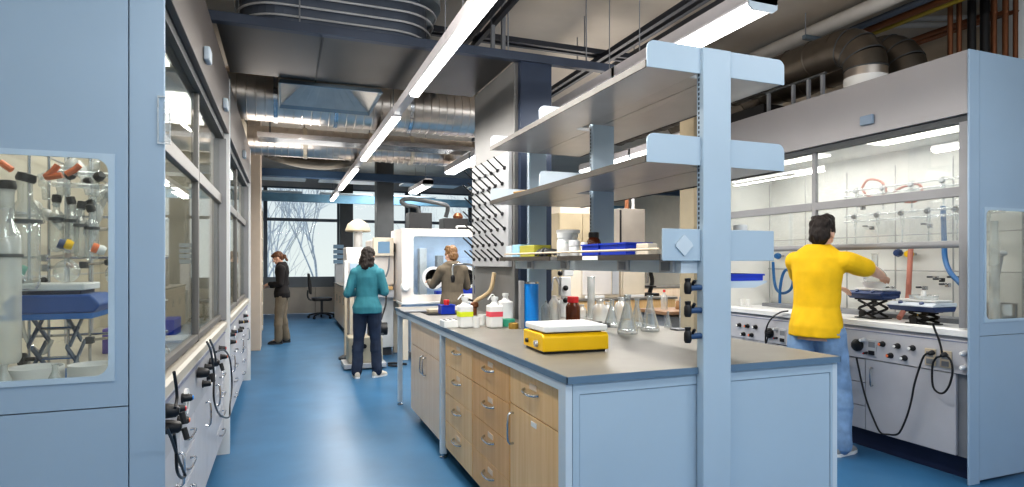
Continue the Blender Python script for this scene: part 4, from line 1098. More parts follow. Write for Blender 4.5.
# objects on the far aisle bench
for i, (x, y, w, h, m, lab) in enumerate(((1.25, 10.9, .22, .5, white, 'white instrument case on the far aisle bench, front one'), (1.35, 12.0, .3, .35, lgrey, 'grey instrument case on the far aisle bench, middle one'), (1.25, 13.2, .2, .6, mgrey, 'tall dark instrument case on the far aisle bench'))):
    t = thing('instrument_case', lab, 'instrument', (x + w / 2, y, .9305)); box_part('case', x, x + w, y, y + w, .9305, .9305 + h, m, t, .01)
    box_part('case_panel', x - .004, x - .0005, y + .02, y + w - .02, .9305 + h * .5, .9305 + h * .9, dgrey, t, 0)
t = thing('file_tower', 'blue-grey stacked trays standing at the window', 'trays', (1.38, 16.2, 0))
box_part('tray_stand', 1.25, 1.45, 16.15, 16.4, 0, 1.35, lgrey, t)
for k in range(4): box_part('tray', 1.2, 1.46, 16.1, 16.14, 1.36 + .13 * k, 1.46 + .13 * k, mat('tray%d' % k, (.22, .34, .46), .5), t)
# ---------------- back room behind the shelves
t = thing('storage_locker', 'tall tan storage locker seen behind the lower shelves', 'locker', (4.2, 8.4, 0))
box_part('locker_body', 3.9, 4.7, 8.2, 8.9, .05, 2.15, tan_wall, t); box_part('plinth', 3.95, 4.65, 8.25, 8.85, 0, .05, black, t)
box_part('locker_door', 3.91, 4.295, 8.18, 8.199, .08, 2.14, tan_wall, t); box_part('locker_door', 4.305, 4.69, 8.18, 8.199, .08, 2.14, tan_wall, t)
boxthing('carton', 3.95, 4.6, 8.25, 8.8, 2.151, 2.42, cream, 'cream carton on top of the tan locker', 'box')
WZ = .9305
t = thing('drying_oven', 'big cream lab oven on the back bench under the service shelf', 'oven', (3.85, 7.1, WZ))
box_part('oven_body', 3.58, 4.16, 6.86, 7.4, WZ, 1.55, cream, t, .01); box_part('oven_door', 3.60, 4.02, 6.835, 6.859, WZ + .04, 1.53, gbw, t, .01); box_part('oven_panel', 4.04, 4.14, 6.845, 6.859, WZ + .04, 1.53, lgrey, t)
t = thing('analysis_instrument', 'grey instrument box standing on top of the narrower cream cabinet', 'instrument', (4.4, 7.1, 1.601))
box_part('instrument_body', 4.20, 4.60, 6.93, 7.3, 1.601, 2.12, mat('warmgrey', (.30, .27, .24), .4), t, .006); box_part('front_strip', 4.20, 4.225, 6.922, 6.929, 1.65, 2.1, black, t, 0)
obj('top_pipe', M().cyl((4.42, 7.1, 2.12), (4.42, 7.1, 2.6), .03, n=10), copper, t); obj('top_pipe', M().cyl((4.52, 7.1, 2.12), (4.52, 7.1, 2.7), .02, n=10), white, t)
t = thing('incubator', 'second cream lab cabinet on the back bench beside the oven', 'cabinet', (4.4, 7.1, WZ))
box_part('body', 4.20, 4.58, 6.9, 7.4, WZ, 1.60, cream, t, .01); box_part('door', 4.22, 4.56, 6.88, 6.899, WZ + .03, 1.58, cream, t, .01)
MX = .19
t = thing('microscope', 'black microscope-like instrument on the back bench near the olive column', 'microscope', (4.74, 7.05, WZ))
box_part('base', 4.46 + MX, 4.66 + MX, 6.95, 7.2, WZ, WZ + .04, black, t, .01)
obj('arm', M().tube([(4.60 + MX, 7.1, WZ + .04), (4.64 + MX, 7.1, WZ + .2), (4.60 + MX, 7.1, WZ + .34), (4.52 + MX, 7.05, WZ + .36)], .03, n=8), black, t)
obj('eyepiece', M().cyl((4.54 + MX, 7.05, WZ + .36), (4.44 + MX, 6.95, WZ + .5), .022, n=10), dgrey, t)
obj('objective', M().cyl((4.52 + MX, 7.04, WZ + .35), (4.52 + MX, 7.04, WZ + .18), .026, .018, n=12), steel, t)
box_part('stage', 4.45 + MX, 4.62 + MX, 6.97, 7.15, WZ + .12, WZ + .14, black, t, 0)
for x, lab in ((4.22, 'white wipes box lying on the back bench, left one'), (3.62, 'white flat tray on the back bench in front of the oven')):
    boxthing('white_tray', x, x + .26, 6.765, 6.83, WZ, WZ + .035, white, lab, 'tray')
for i, (u, h, r) in enumerate(((604, .12, .04), (612, .15, .05), (632, .1, .05), (640, .13, .04))):
    pass
simple_bench(5.2, 8.4, 9.6, 10.4, 'wooden bench at the back right of the lab', 'y', 6, wood_c)
t = thing('small_table', 'small table with brown top beside the olive column', 'table', (4.35, 5.9, 0))
box_part('table_top', 4.0, 4.75, 5.62, 6.2, .80, .84, mat('brown_top', (.28, .16, .09), .4), t); 
for x in (4.03, 4.68):
    for y in (5.66, 6.12): box_part('leg', x, x + .04, y, y + .04, 0, .80, mgrey, t, 0)
box_part('under_drawer', 4.08, 4.66, 5.68, 6.1, .42, .78, mgrey, t, .006)
bottle('red_stem_bottle', 4.18, 5.9, .8402, .04, .22, gw_cloud, red, 'bottle with red top on the small brown table', neck=.3)
bottle('brown_jar', 4.4, 5.9, .8402, .05, .10, mat('cork2', (.35, .2, .1), .6), None, 'short brown jar on the small brown table', 'jar', neck=.8)
# ---------------- left side beyond the hoods
t = thing('tall_cabinet', 'tall cream cabinet with open shelves behind the woman in black', 'cabinet', (-.6, 11.8, 0))
box_part('left_side', -1.1, -.40, 10.95, 10.98, 0, 2.45, cream, t); box_part('right_side', -1.1, -.40, 13.2, 13.23, 0, 2.45, cream, t); box_part('back', -1.1, -1.07, 10.98, 13.2, 0, 2.45, beige, t)
for z in (.08, .55, .95, 1.4, 1.85, 2.42): box_part('shelf', -1.069, -.40, 10.981, 13.199, z, z + .03, cream, t, 0)
box_part('door', -.40, -.375, 10.96, 11.7, .1, 2.44, mat('door_g', (.35, .38, .36), .5), t, .004)
for k, (y, z, m, h) in enumerate(((11.8, .98, white, .2), (11.95, .98, blue_p, .14), (12.1, .98, black, .22), (12.3, .98, white, .16), (11.85, 1.43, amber, .2), (12.05, 1.43, white, .18), (12.25, 1.43, blue_tube, .2), (12.0, .58, dgrey, .2))):
    bottle('reagent_bottle', -.50, y, z + .002, .055, h, m, white, 'reagent bottle on the open shelves of the tall cream cabinet', group='bottles in the tall cream cabinet', neck=.6)
t = thing('wall_shelf', 'narrow cream shelf unit with bottles between second hood and cream pillar', 'shelf', (-.5, 7.95, 0))
box_part('shelf_back', -1.0, -.52, 8.28, 8.3, 0, 2.35, cream, t)
for z in (.9, 1.25, 1.6): box_part('shelf', -1.0, -.40, 7.76, 8.279, z, z + .025, cream, t, 0)
box_part('shelf_side', -.45, -.40, 8.25, 8.279, 0, 2.3, pale_blue, t, 0)
for i, (y, z, m, h, lab) in enumerate(((7.85, .926, white, .2, 'white bottle on the lowest board of the narrow cream shelf'), (8.0, .926, blue_p, .17, 'blue bottle on the lowest board of the narrow cream shelf'), (7.9, 1.276, cream, .2, 'cream bottle on the middle board of the narrow cream shelf'), (8.05, 1.276, blue_p, .15, 'blue bottle on the middle board of the narrow cream shelf'))):
    bottle('reagent_bottle', -.46, y, z, .05, h, m, white, lab, neck=.6)
# ---------------- overhead on the right: dark round ducts into the hood, pipes
def elbow(x, ylo, z, r, yend, lab):
    t = thing('fume_duct', lab, 'duct', (x, ylo, 2.735), 'dark extract ducts above the right fume hood')
    g = M(); pr = [(0, 0), (r, 0)]; L_ = yend - (ylo + .24); s = .0
    while s + .25 < L_: s += .25; pr += [(r, s - .012), (r + .007, s - .006), (r, s)]
    pr += [(r, L_), (0, L_)]
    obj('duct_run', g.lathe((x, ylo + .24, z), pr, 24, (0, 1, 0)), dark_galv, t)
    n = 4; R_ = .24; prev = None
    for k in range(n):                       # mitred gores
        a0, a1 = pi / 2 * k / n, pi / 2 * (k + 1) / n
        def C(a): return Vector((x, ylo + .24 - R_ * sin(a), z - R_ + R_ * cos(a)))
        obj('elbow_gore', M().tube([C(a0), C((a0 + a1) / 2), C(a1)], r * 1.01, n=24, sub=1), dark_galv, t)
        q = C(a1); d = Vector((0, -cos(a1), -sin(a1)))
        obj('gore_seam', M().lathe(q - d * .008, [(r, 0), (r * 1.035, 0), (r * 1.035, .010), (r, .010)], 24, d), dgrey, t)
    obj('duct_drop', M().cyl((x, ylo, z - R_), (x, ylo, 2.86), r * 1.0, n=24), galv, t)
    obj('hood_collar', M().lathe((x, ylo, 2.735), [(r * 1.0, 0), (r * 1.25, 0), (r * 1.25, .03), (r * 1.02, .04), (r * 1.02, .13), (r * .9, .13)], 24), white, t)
elbow(4.33, 3.42, 3.17, .155, 7.2, 'dark round extract duct with elbow into the right hood, nearer the aisle')
elbow(4.72, 3.36, 3.16, .145, 6.4, 'dark round extract duct with elbow into the right hood, behind the other elbow')
t = thing('walkway_rail', 'pale railing posts on the roof of the right fume hood', 'railing', (4.1, 3.9, 2.735))
for y in (3.62, 3.76, 3.92, 4.2): obj('railing_post', M().box(4.10, 4.125, y, y + .025, 2.735, 2.93), mgrey, t)
obj('railing_bar', M().box(4.10, 4.125, 3.6, 4.25, 2.93, 2.945), dgrey, t)
tag(obj('duct_plenum', M().box(4.12, 4.9, 4.28, 5.2, 2.74, 2.86), black, bevel=.005), 'flat black box on the roof of the right fume hood', 'box')
def pipe(pts, r, m, lab, grp=None, name='pipe'): return tag(obj(name, M().tube(pts, r, n=12, sub=4), m), lab, 'pipe', grp)
pipe([(4.68, 2.0, 3.58), (4.68, 9, 3.58)], .065, mat('pipe_w', (.62, .60, .58), .5), 'thick whitish pipe running above the right fume hood')
pipe([(5.05, 2.0, 3.545), (5.05, 9, 3.545)], .03, copper, 'copper pipe below the thick whitish pipe')
pipe([(4.90, 2.0, 3.545), (4.90, 9, 3.545)], .03, dark_steel, 'dark steel pipe below the thick whitish pipe')
pipe([(5.14, 2.0, 3.549), (5.14, 4.3, 3.549)], .034, mat('pipe_y', (.34, .25, .03), .5), 'short yellow pipe above the right fume hood')
t = thing('pipe_bracket', 'blue-grey bracket carrying the pipes above the right fume hood', 'bracket', (4.85, 4.2, 3.47))
obj('bracket_bar', M().box(4.52, 5.24, 4.18, 4.22, 3.475, 3.514), mat('brk', (.22, .28, .34), .4, metal=.5), t)
for x in (4.54, 5.22): obj('bracket_rod', M().cyl((x, 4.2, 3.51), (x, 4.2, CEIL), .006, n=6), mgrey, t)
for i, (x, m, r, y) in enumerate(((4.92, copper, .02, 3.02), (5.0, copper, .02, 3.0), (5.06, black, .03, 2.94), (5.16, black, .034, 2.9), (5.24, copper, .022, 2.88), (5.32, copper, .022, 2.84), (5.38, copper, .018, 2.8))):
    lab = ['outermost copper', 'second copper', 'first black', 'second black', 'fourth copper', 'fifth copper', 'last thin copper'][i]
    pipe([(x + .26, y + .3, 0), (x + .26, y + .3, 3.3), (x + .26, y + .3, 3.45)] + ([(x + .26, y + .33, 3.47), (x + .26, y + .7, 3.48), (x + .26, y + 1.2, 3.48)] if x > 5.2 else []), r, m, lab + ' riser pipe at the wall behind the right fume hood', 'riser pipes behind the right hood')
pipe([(5.85, 3.2, 0), (5.85, 3.2, CEIL)], .15, white, 'fat white riser pipe at the right edge of the photo')
for k, z in enumerate((3.60, 3.66)):
    pipe([(5.3, 3.9, z), (6.2, 3.5, z)], .025, lgrey, ['lower', 'upper'][k] + ' grey conduit crossing over the right hood towards the risers', 'grey conduits')
struct('trim_3', M().box(6.2, 6.26, 2.0, 8.0, 3.10, 3.2), rm)
struct('wall_back_right', M().box(6.3, 6.4, YB, 6.2, 0, CEIL), mat('warm_wall', (.50, .42, .33), .6, var=.05))
# ---------------- bare trees outside
bark = mat('bark', (.66, .69, .74), .9, var=.2)
def tree(x, y, z, h, seed, lab):
    rr = random.Random(seed)
    t = thing('bare_tree', lab, 'tree', (x, y, z), 'bare winter trees outside the window')
    tg, bg_ = M(), M()
    def grow(p, d, L, r, lev):
        q = p + d * L
        mid = p + d * L * .5 + Vector((rr.uniform(-1, 1), rr.uniform(-1, 1), rr.uniform(-.5, .5))) * L * .05
        (tg if lev == 0 else bg_).tube([p, mid, q], lambda k: r * (1 - .35 * k), n=6 if lev < 2 else 4, sub=2, caps=False)
        if lev >= 5: return
        for k in range(3 if lev < 4 else 2):
            nd = (d + Vector((rr.uniform(-1, 1), rr.uniform(-1, 1), rr.uniform(-.3, .7))) * .62).normalized()
            grow(q if k < 2 else p + d * L * rr.uniform(.4, .9), nd, L * rr.uniform(.62, .85), r * .58, lev + 1)
    grow(Vector((x, y, z)), Vector((rr.uniform(-.08, .08), 0, 1)).normalized(), h * .30, h * .008, 0)
    obj('trunk', tg, bark, t); obj('branches', bg_, bark, t)
tree(-.4, 25, -4, 10, 3, 'bare tree outside the far window, left one'); tree(2.0, 37, -4, 13, 8, 'bare tree outside the far window, behind the swivel chair'); tree(5.6, 30, -4, 10, 5, 'bare tree outside, seen over the white instruments'); tree(-1.5, 51, -4, 16, 21, 'tall thin bare tree further off outside the window'); tree(13, 38, -4, 12, 14, 'bare tree outside, right of the glove box')
# ================================================================ things inside and on the fume hoods
HZ = .9555
def jack(x, y, z, h, sx, sy, m, lab, plate_m=None, group=None, px=0):
    """scissor lab jack"""
    t = thing('lab_jack', lab, 'lab jack', (x, y, z), group)
    obj('base_plate', M().box(x - sx, x + sx, y - sy, y + sy, z, z + .008), plate_m or m, t, bevel=.002)
    obj('top_plate', M().box(x - sx - px, x + sx + px, y - sy, y + sy, z + h - (.022 if px else .01), z + h), plate_m or m, t, bevel=.002)
    n = 2; hh = (h - .018) / n
    for s in (-1, 1):
        for k in range(n):
            for d in (-1, 1):
                p0 = Vector((x + s * sx * .8, y - d * sy * .75, z + .010 + k * hh)); p1 = Vector((x + s * sx * .8, y + d * sy * .75, z + .006 + (k + 1) * hh))
                ang = atan2(p1.z - p0.z, p1.y - p0.y)
                obj('scissor_arm', M().cbox((p0 + p1) / 2 + Vector((.006 * d * s, 0, 0)), .006, (p1 - p0).length, .018, Matrix.Rotation(ang, 3, 'X')), m, t)
    for k in range(n):
        obj('cross_pin', M().cyl((x - sx * .95, y, z + .010 + (k + .5) * hh), (x + sx * .95, y, z + .010 + (k + .5) * hh), .006, n=8), steel, t)
    obj('turn_knob', M().lathe((x - sx * .95, y, z + .010 + .5 * hh), [(0, 0), (.008, 0), (.008, .03), (.026, .032), (.026, .05), (0, .052)], 14, (-1, 0, 0)), black, t)
    return t
def plate_stirrer(x, y, z, lx, ly, m_low, m_up, lab, rz=0, group=None, knobs=2):
    """low hotplate stirrer: dark tapered belly, pale shell, white plate; controls face -x"""
    t = thing('hotplate', lab, 'hotplate', (x, y, z), group)
    Rm = Matrix.Translation((x, y, z)) @ Matrix.Rotation(rz, 4, 'Z')
    def q(m): return m.xf(Rm)
    a, b = lx / 2, ly / 2
    obj('belly', q(M().loft([((0, 0, .0), (a * .75, 0, 0), (0, b * .75, 0)), ((0, 0, .004), (a * .8, 0, 0), (0, b * .8, 0)), ((0, 0, .035), (a, 0, 0), (0, b, 0)), ((0, 0, .037), (a * .98, 0, 0), (0, b * .98, 0))], 4 * 4) if False else M().prism([(-a * .7, 0), (a * .85, 0), (a, .035), (-a, .035)], 'y', -b, b)), m_low, t, bevel=.008)
    obj('shell', q(M().prism([(-a - .004, .036), (a + .002, .036), (a, .062), (-a * .62, .062), (-a - .002, .046)], 'y', -b, b)), m_up, t, bevel=.006)
    obj('top_plate', q(M().box(-a * .5, a * .95, -b * .85, b * .85, .066, .080)), white, t, bevel=.005)
    obj('plate_post', q(M().box(-a * .3, a * .7, -b * .5, b * .5, .062, .066)), dgrey, t)
    for s in (-1, 1)[:knobs]:
        obj('dial', q(M().lathe((-a * .80, s * b * .45, .055), [(0, 0), (.016, 0), (.014, .012), (0, .013)], 14, (-.5, 0, .8))), m_low, t)
    return t
# ---- right hood
jack(4.29, 2.93, HZ, .095, .07, .09, black, 'black scissor jack carrying the white and blue hotplate in the right hood', group='black scissor jacks in the right hood')
plate_stirrer(4.27, 2.94, HZ + .0955, .25, .34, navy_dev, mat('pale_shell', (.66, .72, .80), .35), 'pale blue hotplate with navy underside near the sockets in the right hood', group='hotplates in the right hood')
jack(4.36, 3.38, HZ, .155, .08, .10, black, 'tall black scissor jack beside the man in yellow', group='black scissor jacks in the right hood')
plate_stirrer(4.36, 3.38, HZ + .1555, .22, .30, navy_dev, navy_dev, 'dark blue hotplate with white top beside the hand of the man in yellow', group='hotplates in the right hood')
# apparatus on hotplates
bz = HZ + .0955 + .0805
t = thing('heating_block', 'low white dish with a small white knob on the pale hotplate', 'dish', (4.30, 2.94, bz))
obj('dish_wall', M().lathe((4.30, 2.94, bz), [(0, 0), (.085, 0), (.09, .03), (.085, .03), (.08, .006), (0, .006)], 24), gw_cloud, t)
obj('stopper', M().lathe((4.30, 2.94, bz + .0065), [(0, 0), (.02, 0), (.016, .05), (.008, .06), (0, .06)], 12), white, t)
bz2 = HZ + .1555 + .0805
t = thing('crystallising_bowl', 'white bowl on the dark hotplate near the hand of the man in yellow', 'bowl', (4.38, 3.38, bz2))
obj('bowl_wall', M().lathe((4.38, 3.38, bz2), [(0, 0), (.07, 0), (.095, .05), (.09, .05), (.066, .006), (0, .006)], 22), white, t)
rbf(4.38, 3.38, bz2 + .0065, .082, 'round glass flask in the white bowl held by the man in yellow', gw_cloud, neck=.10)
# hoses
bt = [at(773, 262, X=4.70), at(775, 285, X=4.70), at(781, 293, X=4.66), at(790, 290, X=4.62), at(793, 280, X=4.62), at(788, 270, X=4.64), at(783, 274, X=4.64), at(780, 290, X=4.62), at(780, 312, X=4.60)]
tag(obj('water_hose', M().tube(bt, .014, n=10, sub=6), blue_h), 'blue looped hose hanging at the far end of the right hood', 'hose', 'blue hoses in the right hood')
bt = [at(943, 206, X=4.66), at(944, 235, X=4.66), at(945, 258, X=4.62), at(950, 272, X=4.55), at(958, 281, X=4.50), at(963, 286, X=4.47)]
tag(obj('water_hose', M().tube(bt, .016, n=10, sub=6), lambda: 0) if False else obj('water_hose', M().tube(bt, .018, n=10, sub=6), blue_h), 'thick blue hose curving beside the near post of the right hood', 'hose', 'blue hoses in the right hood')
tag(obj('water_hose', M().tube([at(965, 252, X=4.3), at(965.5, 262, X=4.3), at(966, 272, X=4.3)], .02, n=10), blue_h), 'short bright blue hose piece close to the near post', 'hose', 'blue hoses in the right hood')
bt = [at(911, 246, X=4.68), at(910, 262, X=4.64), at(909, 280, X=4.6), at(908, 296, X=4.58), at(905, 308, X=4.5), at(899, 318, X=4.40)]
tag(obj('vacuum_hose', M().tube(bt, .019, n=10, sub=6), pink_h), 'pinkish red rubber hose hanging behind the pale hotplate', 'hose')
for pts, lab in ([[(862, 188), (868, 180), (880, 181), (886, 190), (880, 197), (868, 196), (862, 189)], 'red hose loop on the upper lattice in the right hood, left one'], [[(894, 192), (903, 187), (917, 184), (922, 190), (916, 201), (905, 202)], 'red hose loop on the upper lattice in the right hood, right one']):
    tag(obj('vacuum_hose', M().tube([at(u, v, X=4.66 - .01 * (i % 2)) for i, (u, v) in enumerate(pts)], .010, n=8, sub=6), pink_h), lab, 'hose')
# glass vacuum manifold with black stopcocks and hanging traps
def manifold(P, n, lab, m_k=black, drop=.16, X_=None):
    """P: function 0..1 -> point along the glass line"""
    t = thing('glass_manifold', lab, 'manifold', P(.5))
    for dz in (0, -.05):
        obj('glass_line', M().cyl(P(0) + Vector((0, 0, dz)), P(1) + Vector((0, 0, dz)), .011, n=12), gw, t)
    for k in range(n):
        q = P((k + .5) / n)
        s = obj('stopcock', M().cyl(q + Vector((0, 0, .02)), q + Vector((0, 0, -.09)), .013, n=10), gw, t)
        d = Vector((X_ or -.05, -.015, .012))
        obj('black_knob', M().lathe(q + d * .4 + Vector((0, 0, -.02)), [(0, 0), (.018, 0), (.021, .012), (.016, .03), (0, .034)], 12, d), m_k, s)
        obj('hose_stub', M().cyl(q + Vector((0, 0, -.09)), q + Vector((0, 0, -.09 - drop)), .007, n=8), gw, s)
    return t
manifold(lambda k: Vector((4.62, 3.85 - 1.25 * k, 1.80)), 6, 'glass vacuum line with dark stopcocks along the back of the right hood')
manifold(lambda k: Vector((4.62, 3.85 - 1.2 * k, 2.02)), 5, 'upper glass line with stopcocks at the back of the right hood', lgrey, .10)
# taps on the back wall
for u, v, m, lab in ((904, 253, navy_dev, 'navy valve knob on the back wall of the right hood'), (915, 254, yellow, 'yellow valve knob on the back wall of the right hood'), (783, 256, blue_h, 'blue valve knob at the far end of the right hood back wall'), (798, 256, red, 'red valve knob at the far end of the right hood back wall')):
    p = at(u, v, X=4.79)
    t = thing('valve', lab, 'valve', p, 'coloured valves in the right hood')
    obj('valve_stem', M().cyl((4.798, p.y, p.z), (4.73, p.y, p.z), .012, n=10), steel, t)
    obj('valve_knob', M().lathe((4.74, p.y, p.z), [(0, 0), (.03, 0), (.034, .02), (.026, .045), (0, .05)], 8, (-1, 0, 0)), m, t)
# clamps on the lattice
for k, (u, v) in enumerate(((942, 280), (948, 285), (936, 278), (956, 278), (893, 288), (925, 288), (863, 208), (960, 212), (930, 226), (872, 228))):
    p = at(u, v, X=4.66)
    lab = 'small metal clamp on the lattice rods inside the right hood'
    t = thing('lattice_clamp', lab, 'clamp', p, 'lattice clamps in the right hood')
    obj('boss_head', M().cbox(p, .03, .03, .03), steel if k % 3 else black, t, bevel=.004)
    obj('clamp_rod', M().cyl(p, p + Vector((-.10, -.03, .01)), .006, n=8), steel, t)
    obj('clamp_jaw', M().tube([p + Vector((-.10, -.03, .01)), p + Vector((-.13, -.055, .01)), p + Vector((-.16, -.04, .01))], .007, n=8), dgrey, t)
# cords at the front of the right hood
def cord(pts, X, r, m, lab, grp='black power cords of the right hood', plug=None):
    if plug: 
        t = thing('power_cable', lab, 'cord', pts[0] if isinstance(pts[0], Vector) else at(*pts[0], X=X), grp)
        P_ = [p if isinstance(p, Vector) else at(*p, X=X) for p in pts]
        obj('cord_wire', M().tube(P_, r, n=8, sub=6), m, t)
        s = -1 if X > 0 else 1
        obj('plug', M().lathe(P_[0] + Vector((s * -.012, 0, 0)), [(0, 0), (.017, 0), (.017, .014), (.013, .034), (.008, .042), (0, .042)], 14, (s, 0, -.2)), black, t)
        return t
cord([(931.5, 352.5), (924, 356), (918, 372), (914, 386), (911.5, 400), (907, 416), (901, 430), (896.5, 434.5), (889, 434.5), (880.5, 432.5), (874, 420), (868, 405), (863, 388), (859, 370), (856.5, 358)], 3.975, .0065, black, 'black cord hanging in a wide loop in front of the drawers', plug=1)
cord([(944, 354.5), (950.5, 360), (952.5, 372), (949, 386), (943, 393), (936.5, 391.5), (932.5, 384), (932.5, 366), (936, 358), (942, 354.5), (939, 340), (935, 330), (933, 324)], 3.975, .0065, black, 'black cord in a small loop running up to the pale hotplate', plug=1)
cord([(769, 333), (766, 343), (765.5, 338), (766.5, 328), (771, 319), (780, 312.5), (788, 311)], 3.985, .0065, black, 'black cord arching over the work surface left of the man in yellow', plug=1)
# bins on the work surface at far end, dark rail at back
boxthing('grey_sink', 4.50, 4.69, 2.62, 4.7, HZ, HZ + .035, mgrey, 'long grey drip tray along the back of the right hood', 'tray')
for i, (u, v) in enumerate(((742, 306), (748, 305))):
    p = at(u, v, X=4.3); bottle('white_vial', p.x, p.y, HZ, .02, .06, plastic_w, white, ['white vial at the far left end of the right hood surface', 'second white vial at the far left end of the right hood surface'][i], neck=.8)
# seen through its end window
t = thing('steel_beaker', 'steel beaker behind the end window of the right hood', 'beaker', (4.58, 2.60, HZ))
obj('beaker_wall', M().lathe((4.58, 2.60, HZ), [(0, 0), (.085, 0), (.085, .16), (.09, .165), (.08, .16), (.08, .006), (0, .006)], 24), steel, t)
t = thing('glass_column', 'tall glass column behind the end window of the right hood', 'column', (4.45, 2.57, HZ))
obj('column_wall', M().lathe((4.45, 2.57, HZ), [(0, 0), (.03, 0), (.03, .55), (.022, .6), (.022, .72), (0, .72)], 16), gw_cloud, t)
t = thing('tube_condenser', 'slanted grey tube behind the end window of the right hood', 'tube', (4.56, 2.60, 1.2))
obj('condenser_tube', M().cyl((4.50, 2.60, 1.18), (4.61, 2.62, 1.44), .014, n=10), mgrey, t); obj('tube_head', M().ball((4.62, 2.62, 1.46), .03, .03, .02), lgrey, t)

# ---- left hood, seen through the end window and the sash
jack(-.83, 2.82, HZ, .25, .075, .12, mat('jack_arm', (.10, .14, .20), .4, metal=.4), 'blue-plated scissor jack behind the end window of the near left hood', blue_jack, px=.07)
t = thing('heating_mantle', 'dark blue hotplate with white top on the blue jack', 'hotplate', (-.80, 2.82, HZ + .2505))
z = HZ + .2505
obj('mantle_body', M().prism([(-.95, z), (-.68, z), (-.66, z + .03), (-.69, z + .07), (-.94, z + .07), (-.97, z + .03)], 'y', 2.70, 2.94), mat('blue_dev', (.010, .085, .33), .4), t, bevel=.008)
obj('mantle_neck', M().box(-.92, -.73, 2.73, 2.91, z + .07, z + .085), navy, t)
obj('white_top', M().box(-.935, -.715, 2.72, 2.93, z + .085, z + .112), plastic_w, t, bevel=.005)
t = rbf(-.60, 2.74, 1.30, .052, 'round flask hanging right of the blue hotplate in the left hood', gw, .06)
t = rbf(-.80, 2.82, z + .1125, .045, 'round flask standing on the white hotplate top in the left hood', gw, .08)
for x, y, r, lab in ((-.83, 2.60, .085, 'white round dish on the left hood surface, left one'), (-.66, 2.60, .075, 'white round dish on the left hood surface, right one')):
    t = thing('evaporating_dish', lab, 'dish', (x, y, HZ), 'white dishes in the left hood')
    obj('dish_wall', M().lathe((x, y, HZ), [(0, 0), (r, 0), (r, .07), (r * .95, .07), (r * .9, .008), (0, .008)], 22), white, t)
for x, y, r, h, lab in ((-.88, 2.48, .035, .10, 'small conical flask in front of the blue jack'), (-.74, 2.49, .03, .09, 'smaller conical flask in front of the blue jack')): erlen(x, y, HZ, r, h, lab, gw_cloud, 'conical flasks in the left hood')
# hanging columns at the left
def hang(x, y, z0, z1, r, lab, capm=black, m=None, cat='glass column'):
    t = thing('gas_bubbler', lab, cat, (x, y, z0), 'hanging glass columns in the left hood')
    obj('column_wall', M().lathe((x, y, z0), [(0, 0), (r * .8, .004), (r, .02), (r, (z1 - z0) * .72), (r * .5, (z1 - z0) * .80), (r * .5, (z1 - z0) * .95), (r * .62, z1 - z0), (0, z1 - z0)], 18), m or gw, t)
    obj('cap', M().lathe((x, y, z1 - .012), [(0, 0), (r * .62, 0), (r * .70, .010), (r * .62, .030), (0, .034)], 16, (RN.uniform(-.3, .3), RN.uniform(-.3, .3), 1)), capm, t)
    obj('clamp_ring', M().lathe((x, y, z0 + (z1 - z0) * .6), [(r * 1.02, 0), (r * 1.15, 0), (r * 1.15, .012), (r * 1.02, .012)], 18), dgrey, t)
    obj('clamp_bar', M().cyl((x, y + r, z0 + (z1 - z0) * .6 + .006), (x - .02, y + r + .04, z0 + (z1 - z0) * .6 + .006), .006, n=8), steel, t)
    return t
hang(-.885, 2.52, 1.05, 1.66, .040, 'wide grey-tinted glass column at the left edge of the end window', m=gw_cloud)
hang(-.868, 2.62, 1.30, 1.70, .045, 'fat clear glass column with black cap in the left hood')
for i, (u, v) in enumerate(((56.5, 197), (72, 199), (81, 203.5), (92, 206.5))):
    p = at(u, v, Y=2.85)
    hang(p.x, p.y, p.z - .22, p.z - .01, .024, 'small hanging glass trap with black cap in the left hood, %s' % ('first', 'second', 'third', 'fourth')[i])
manifold(lambda k: Vector((-.86 + .36 * k, 2.86 + .1 * k, 1.76)), 4, 'glass vacuum line with black taps behind the left end window', X_=.02)
manifold(lambda k: Vector((-.72, 3.1 + 1.4 * k, 1.72)), 5, 'glass vacuum line running along the left hood behind the sash')
for pts, lab in (([(0, 162), (6, 166), (12, 170)], 'orange hose end at the left edge of the end window'), ([(58, 165), (52, 172), (46, 177), (62, 175)], 'orange hose kinked below the window top in the left hood'), ([(66, 174), (74, 170), (80, 165)], 'orange hose beside the black taps in the left hood')):
    tag(obj('rubber_hose', M().tube([at(u, v, Y=2.75) for u, v in pts], .012, n=8, sub=5), orange_h), lab, 'hose', 'orange hoses in the left hood')
for (u, v), m, lab in (((65, 243.5), yellow, 'yellow joint clip in the left hood'), ((58, 243), navy_dev, 'dark blue joint clip in the left hood'), ((92, 247), orange_h, 'orange-red joint clip in the left hood'), ((98, 249), paper, 'white joint clip next to the orange-red one'), ((18, 269), green_p, 'green joint clip at the left of the end window')):
    p = at(u, v, Y=2.78); tag(obj('joint_clip', M().lathe(p, [(.006, 0), (.018, 0), (.020, .012), (.016, .026), (.006, .026)], 12, (1, .3, -.4)), m), lab, 'clip')
for k in range(12):
    u, v, h = 38 + (k * 17) % 64, 178 + (k * 29) % 70, .10 + .02 * (k % 4)
    p = at(u, v, Y=2.92 + .012 * k)
    t = thing('glass_adapter', 'small clear glass tube clamped among the rods in the near left hood', 'glass tube', p, 'glass tubes in the left hood')
    d = Vector((.5 - .2 * (k % 5), .1, 1 if k % 3 else .3)).normalized()
    obj('tube_wall', M().lathe(p, [(.006, 0), (.013, .004), (.013, h * .5), (.022, h * .62), (.022, h * .8), (.009, h), (.005, h)], 12, d), gw_cloud if k % 2 else gw, t)
    if k % 3 == 0: obj('black_knob', M().lathe(p + d * h * .4, [(0, 0), (.014, .0), (.017, .012), (.012, .026), (0, .03)], 12, (1, -.4, .2)), black, t)
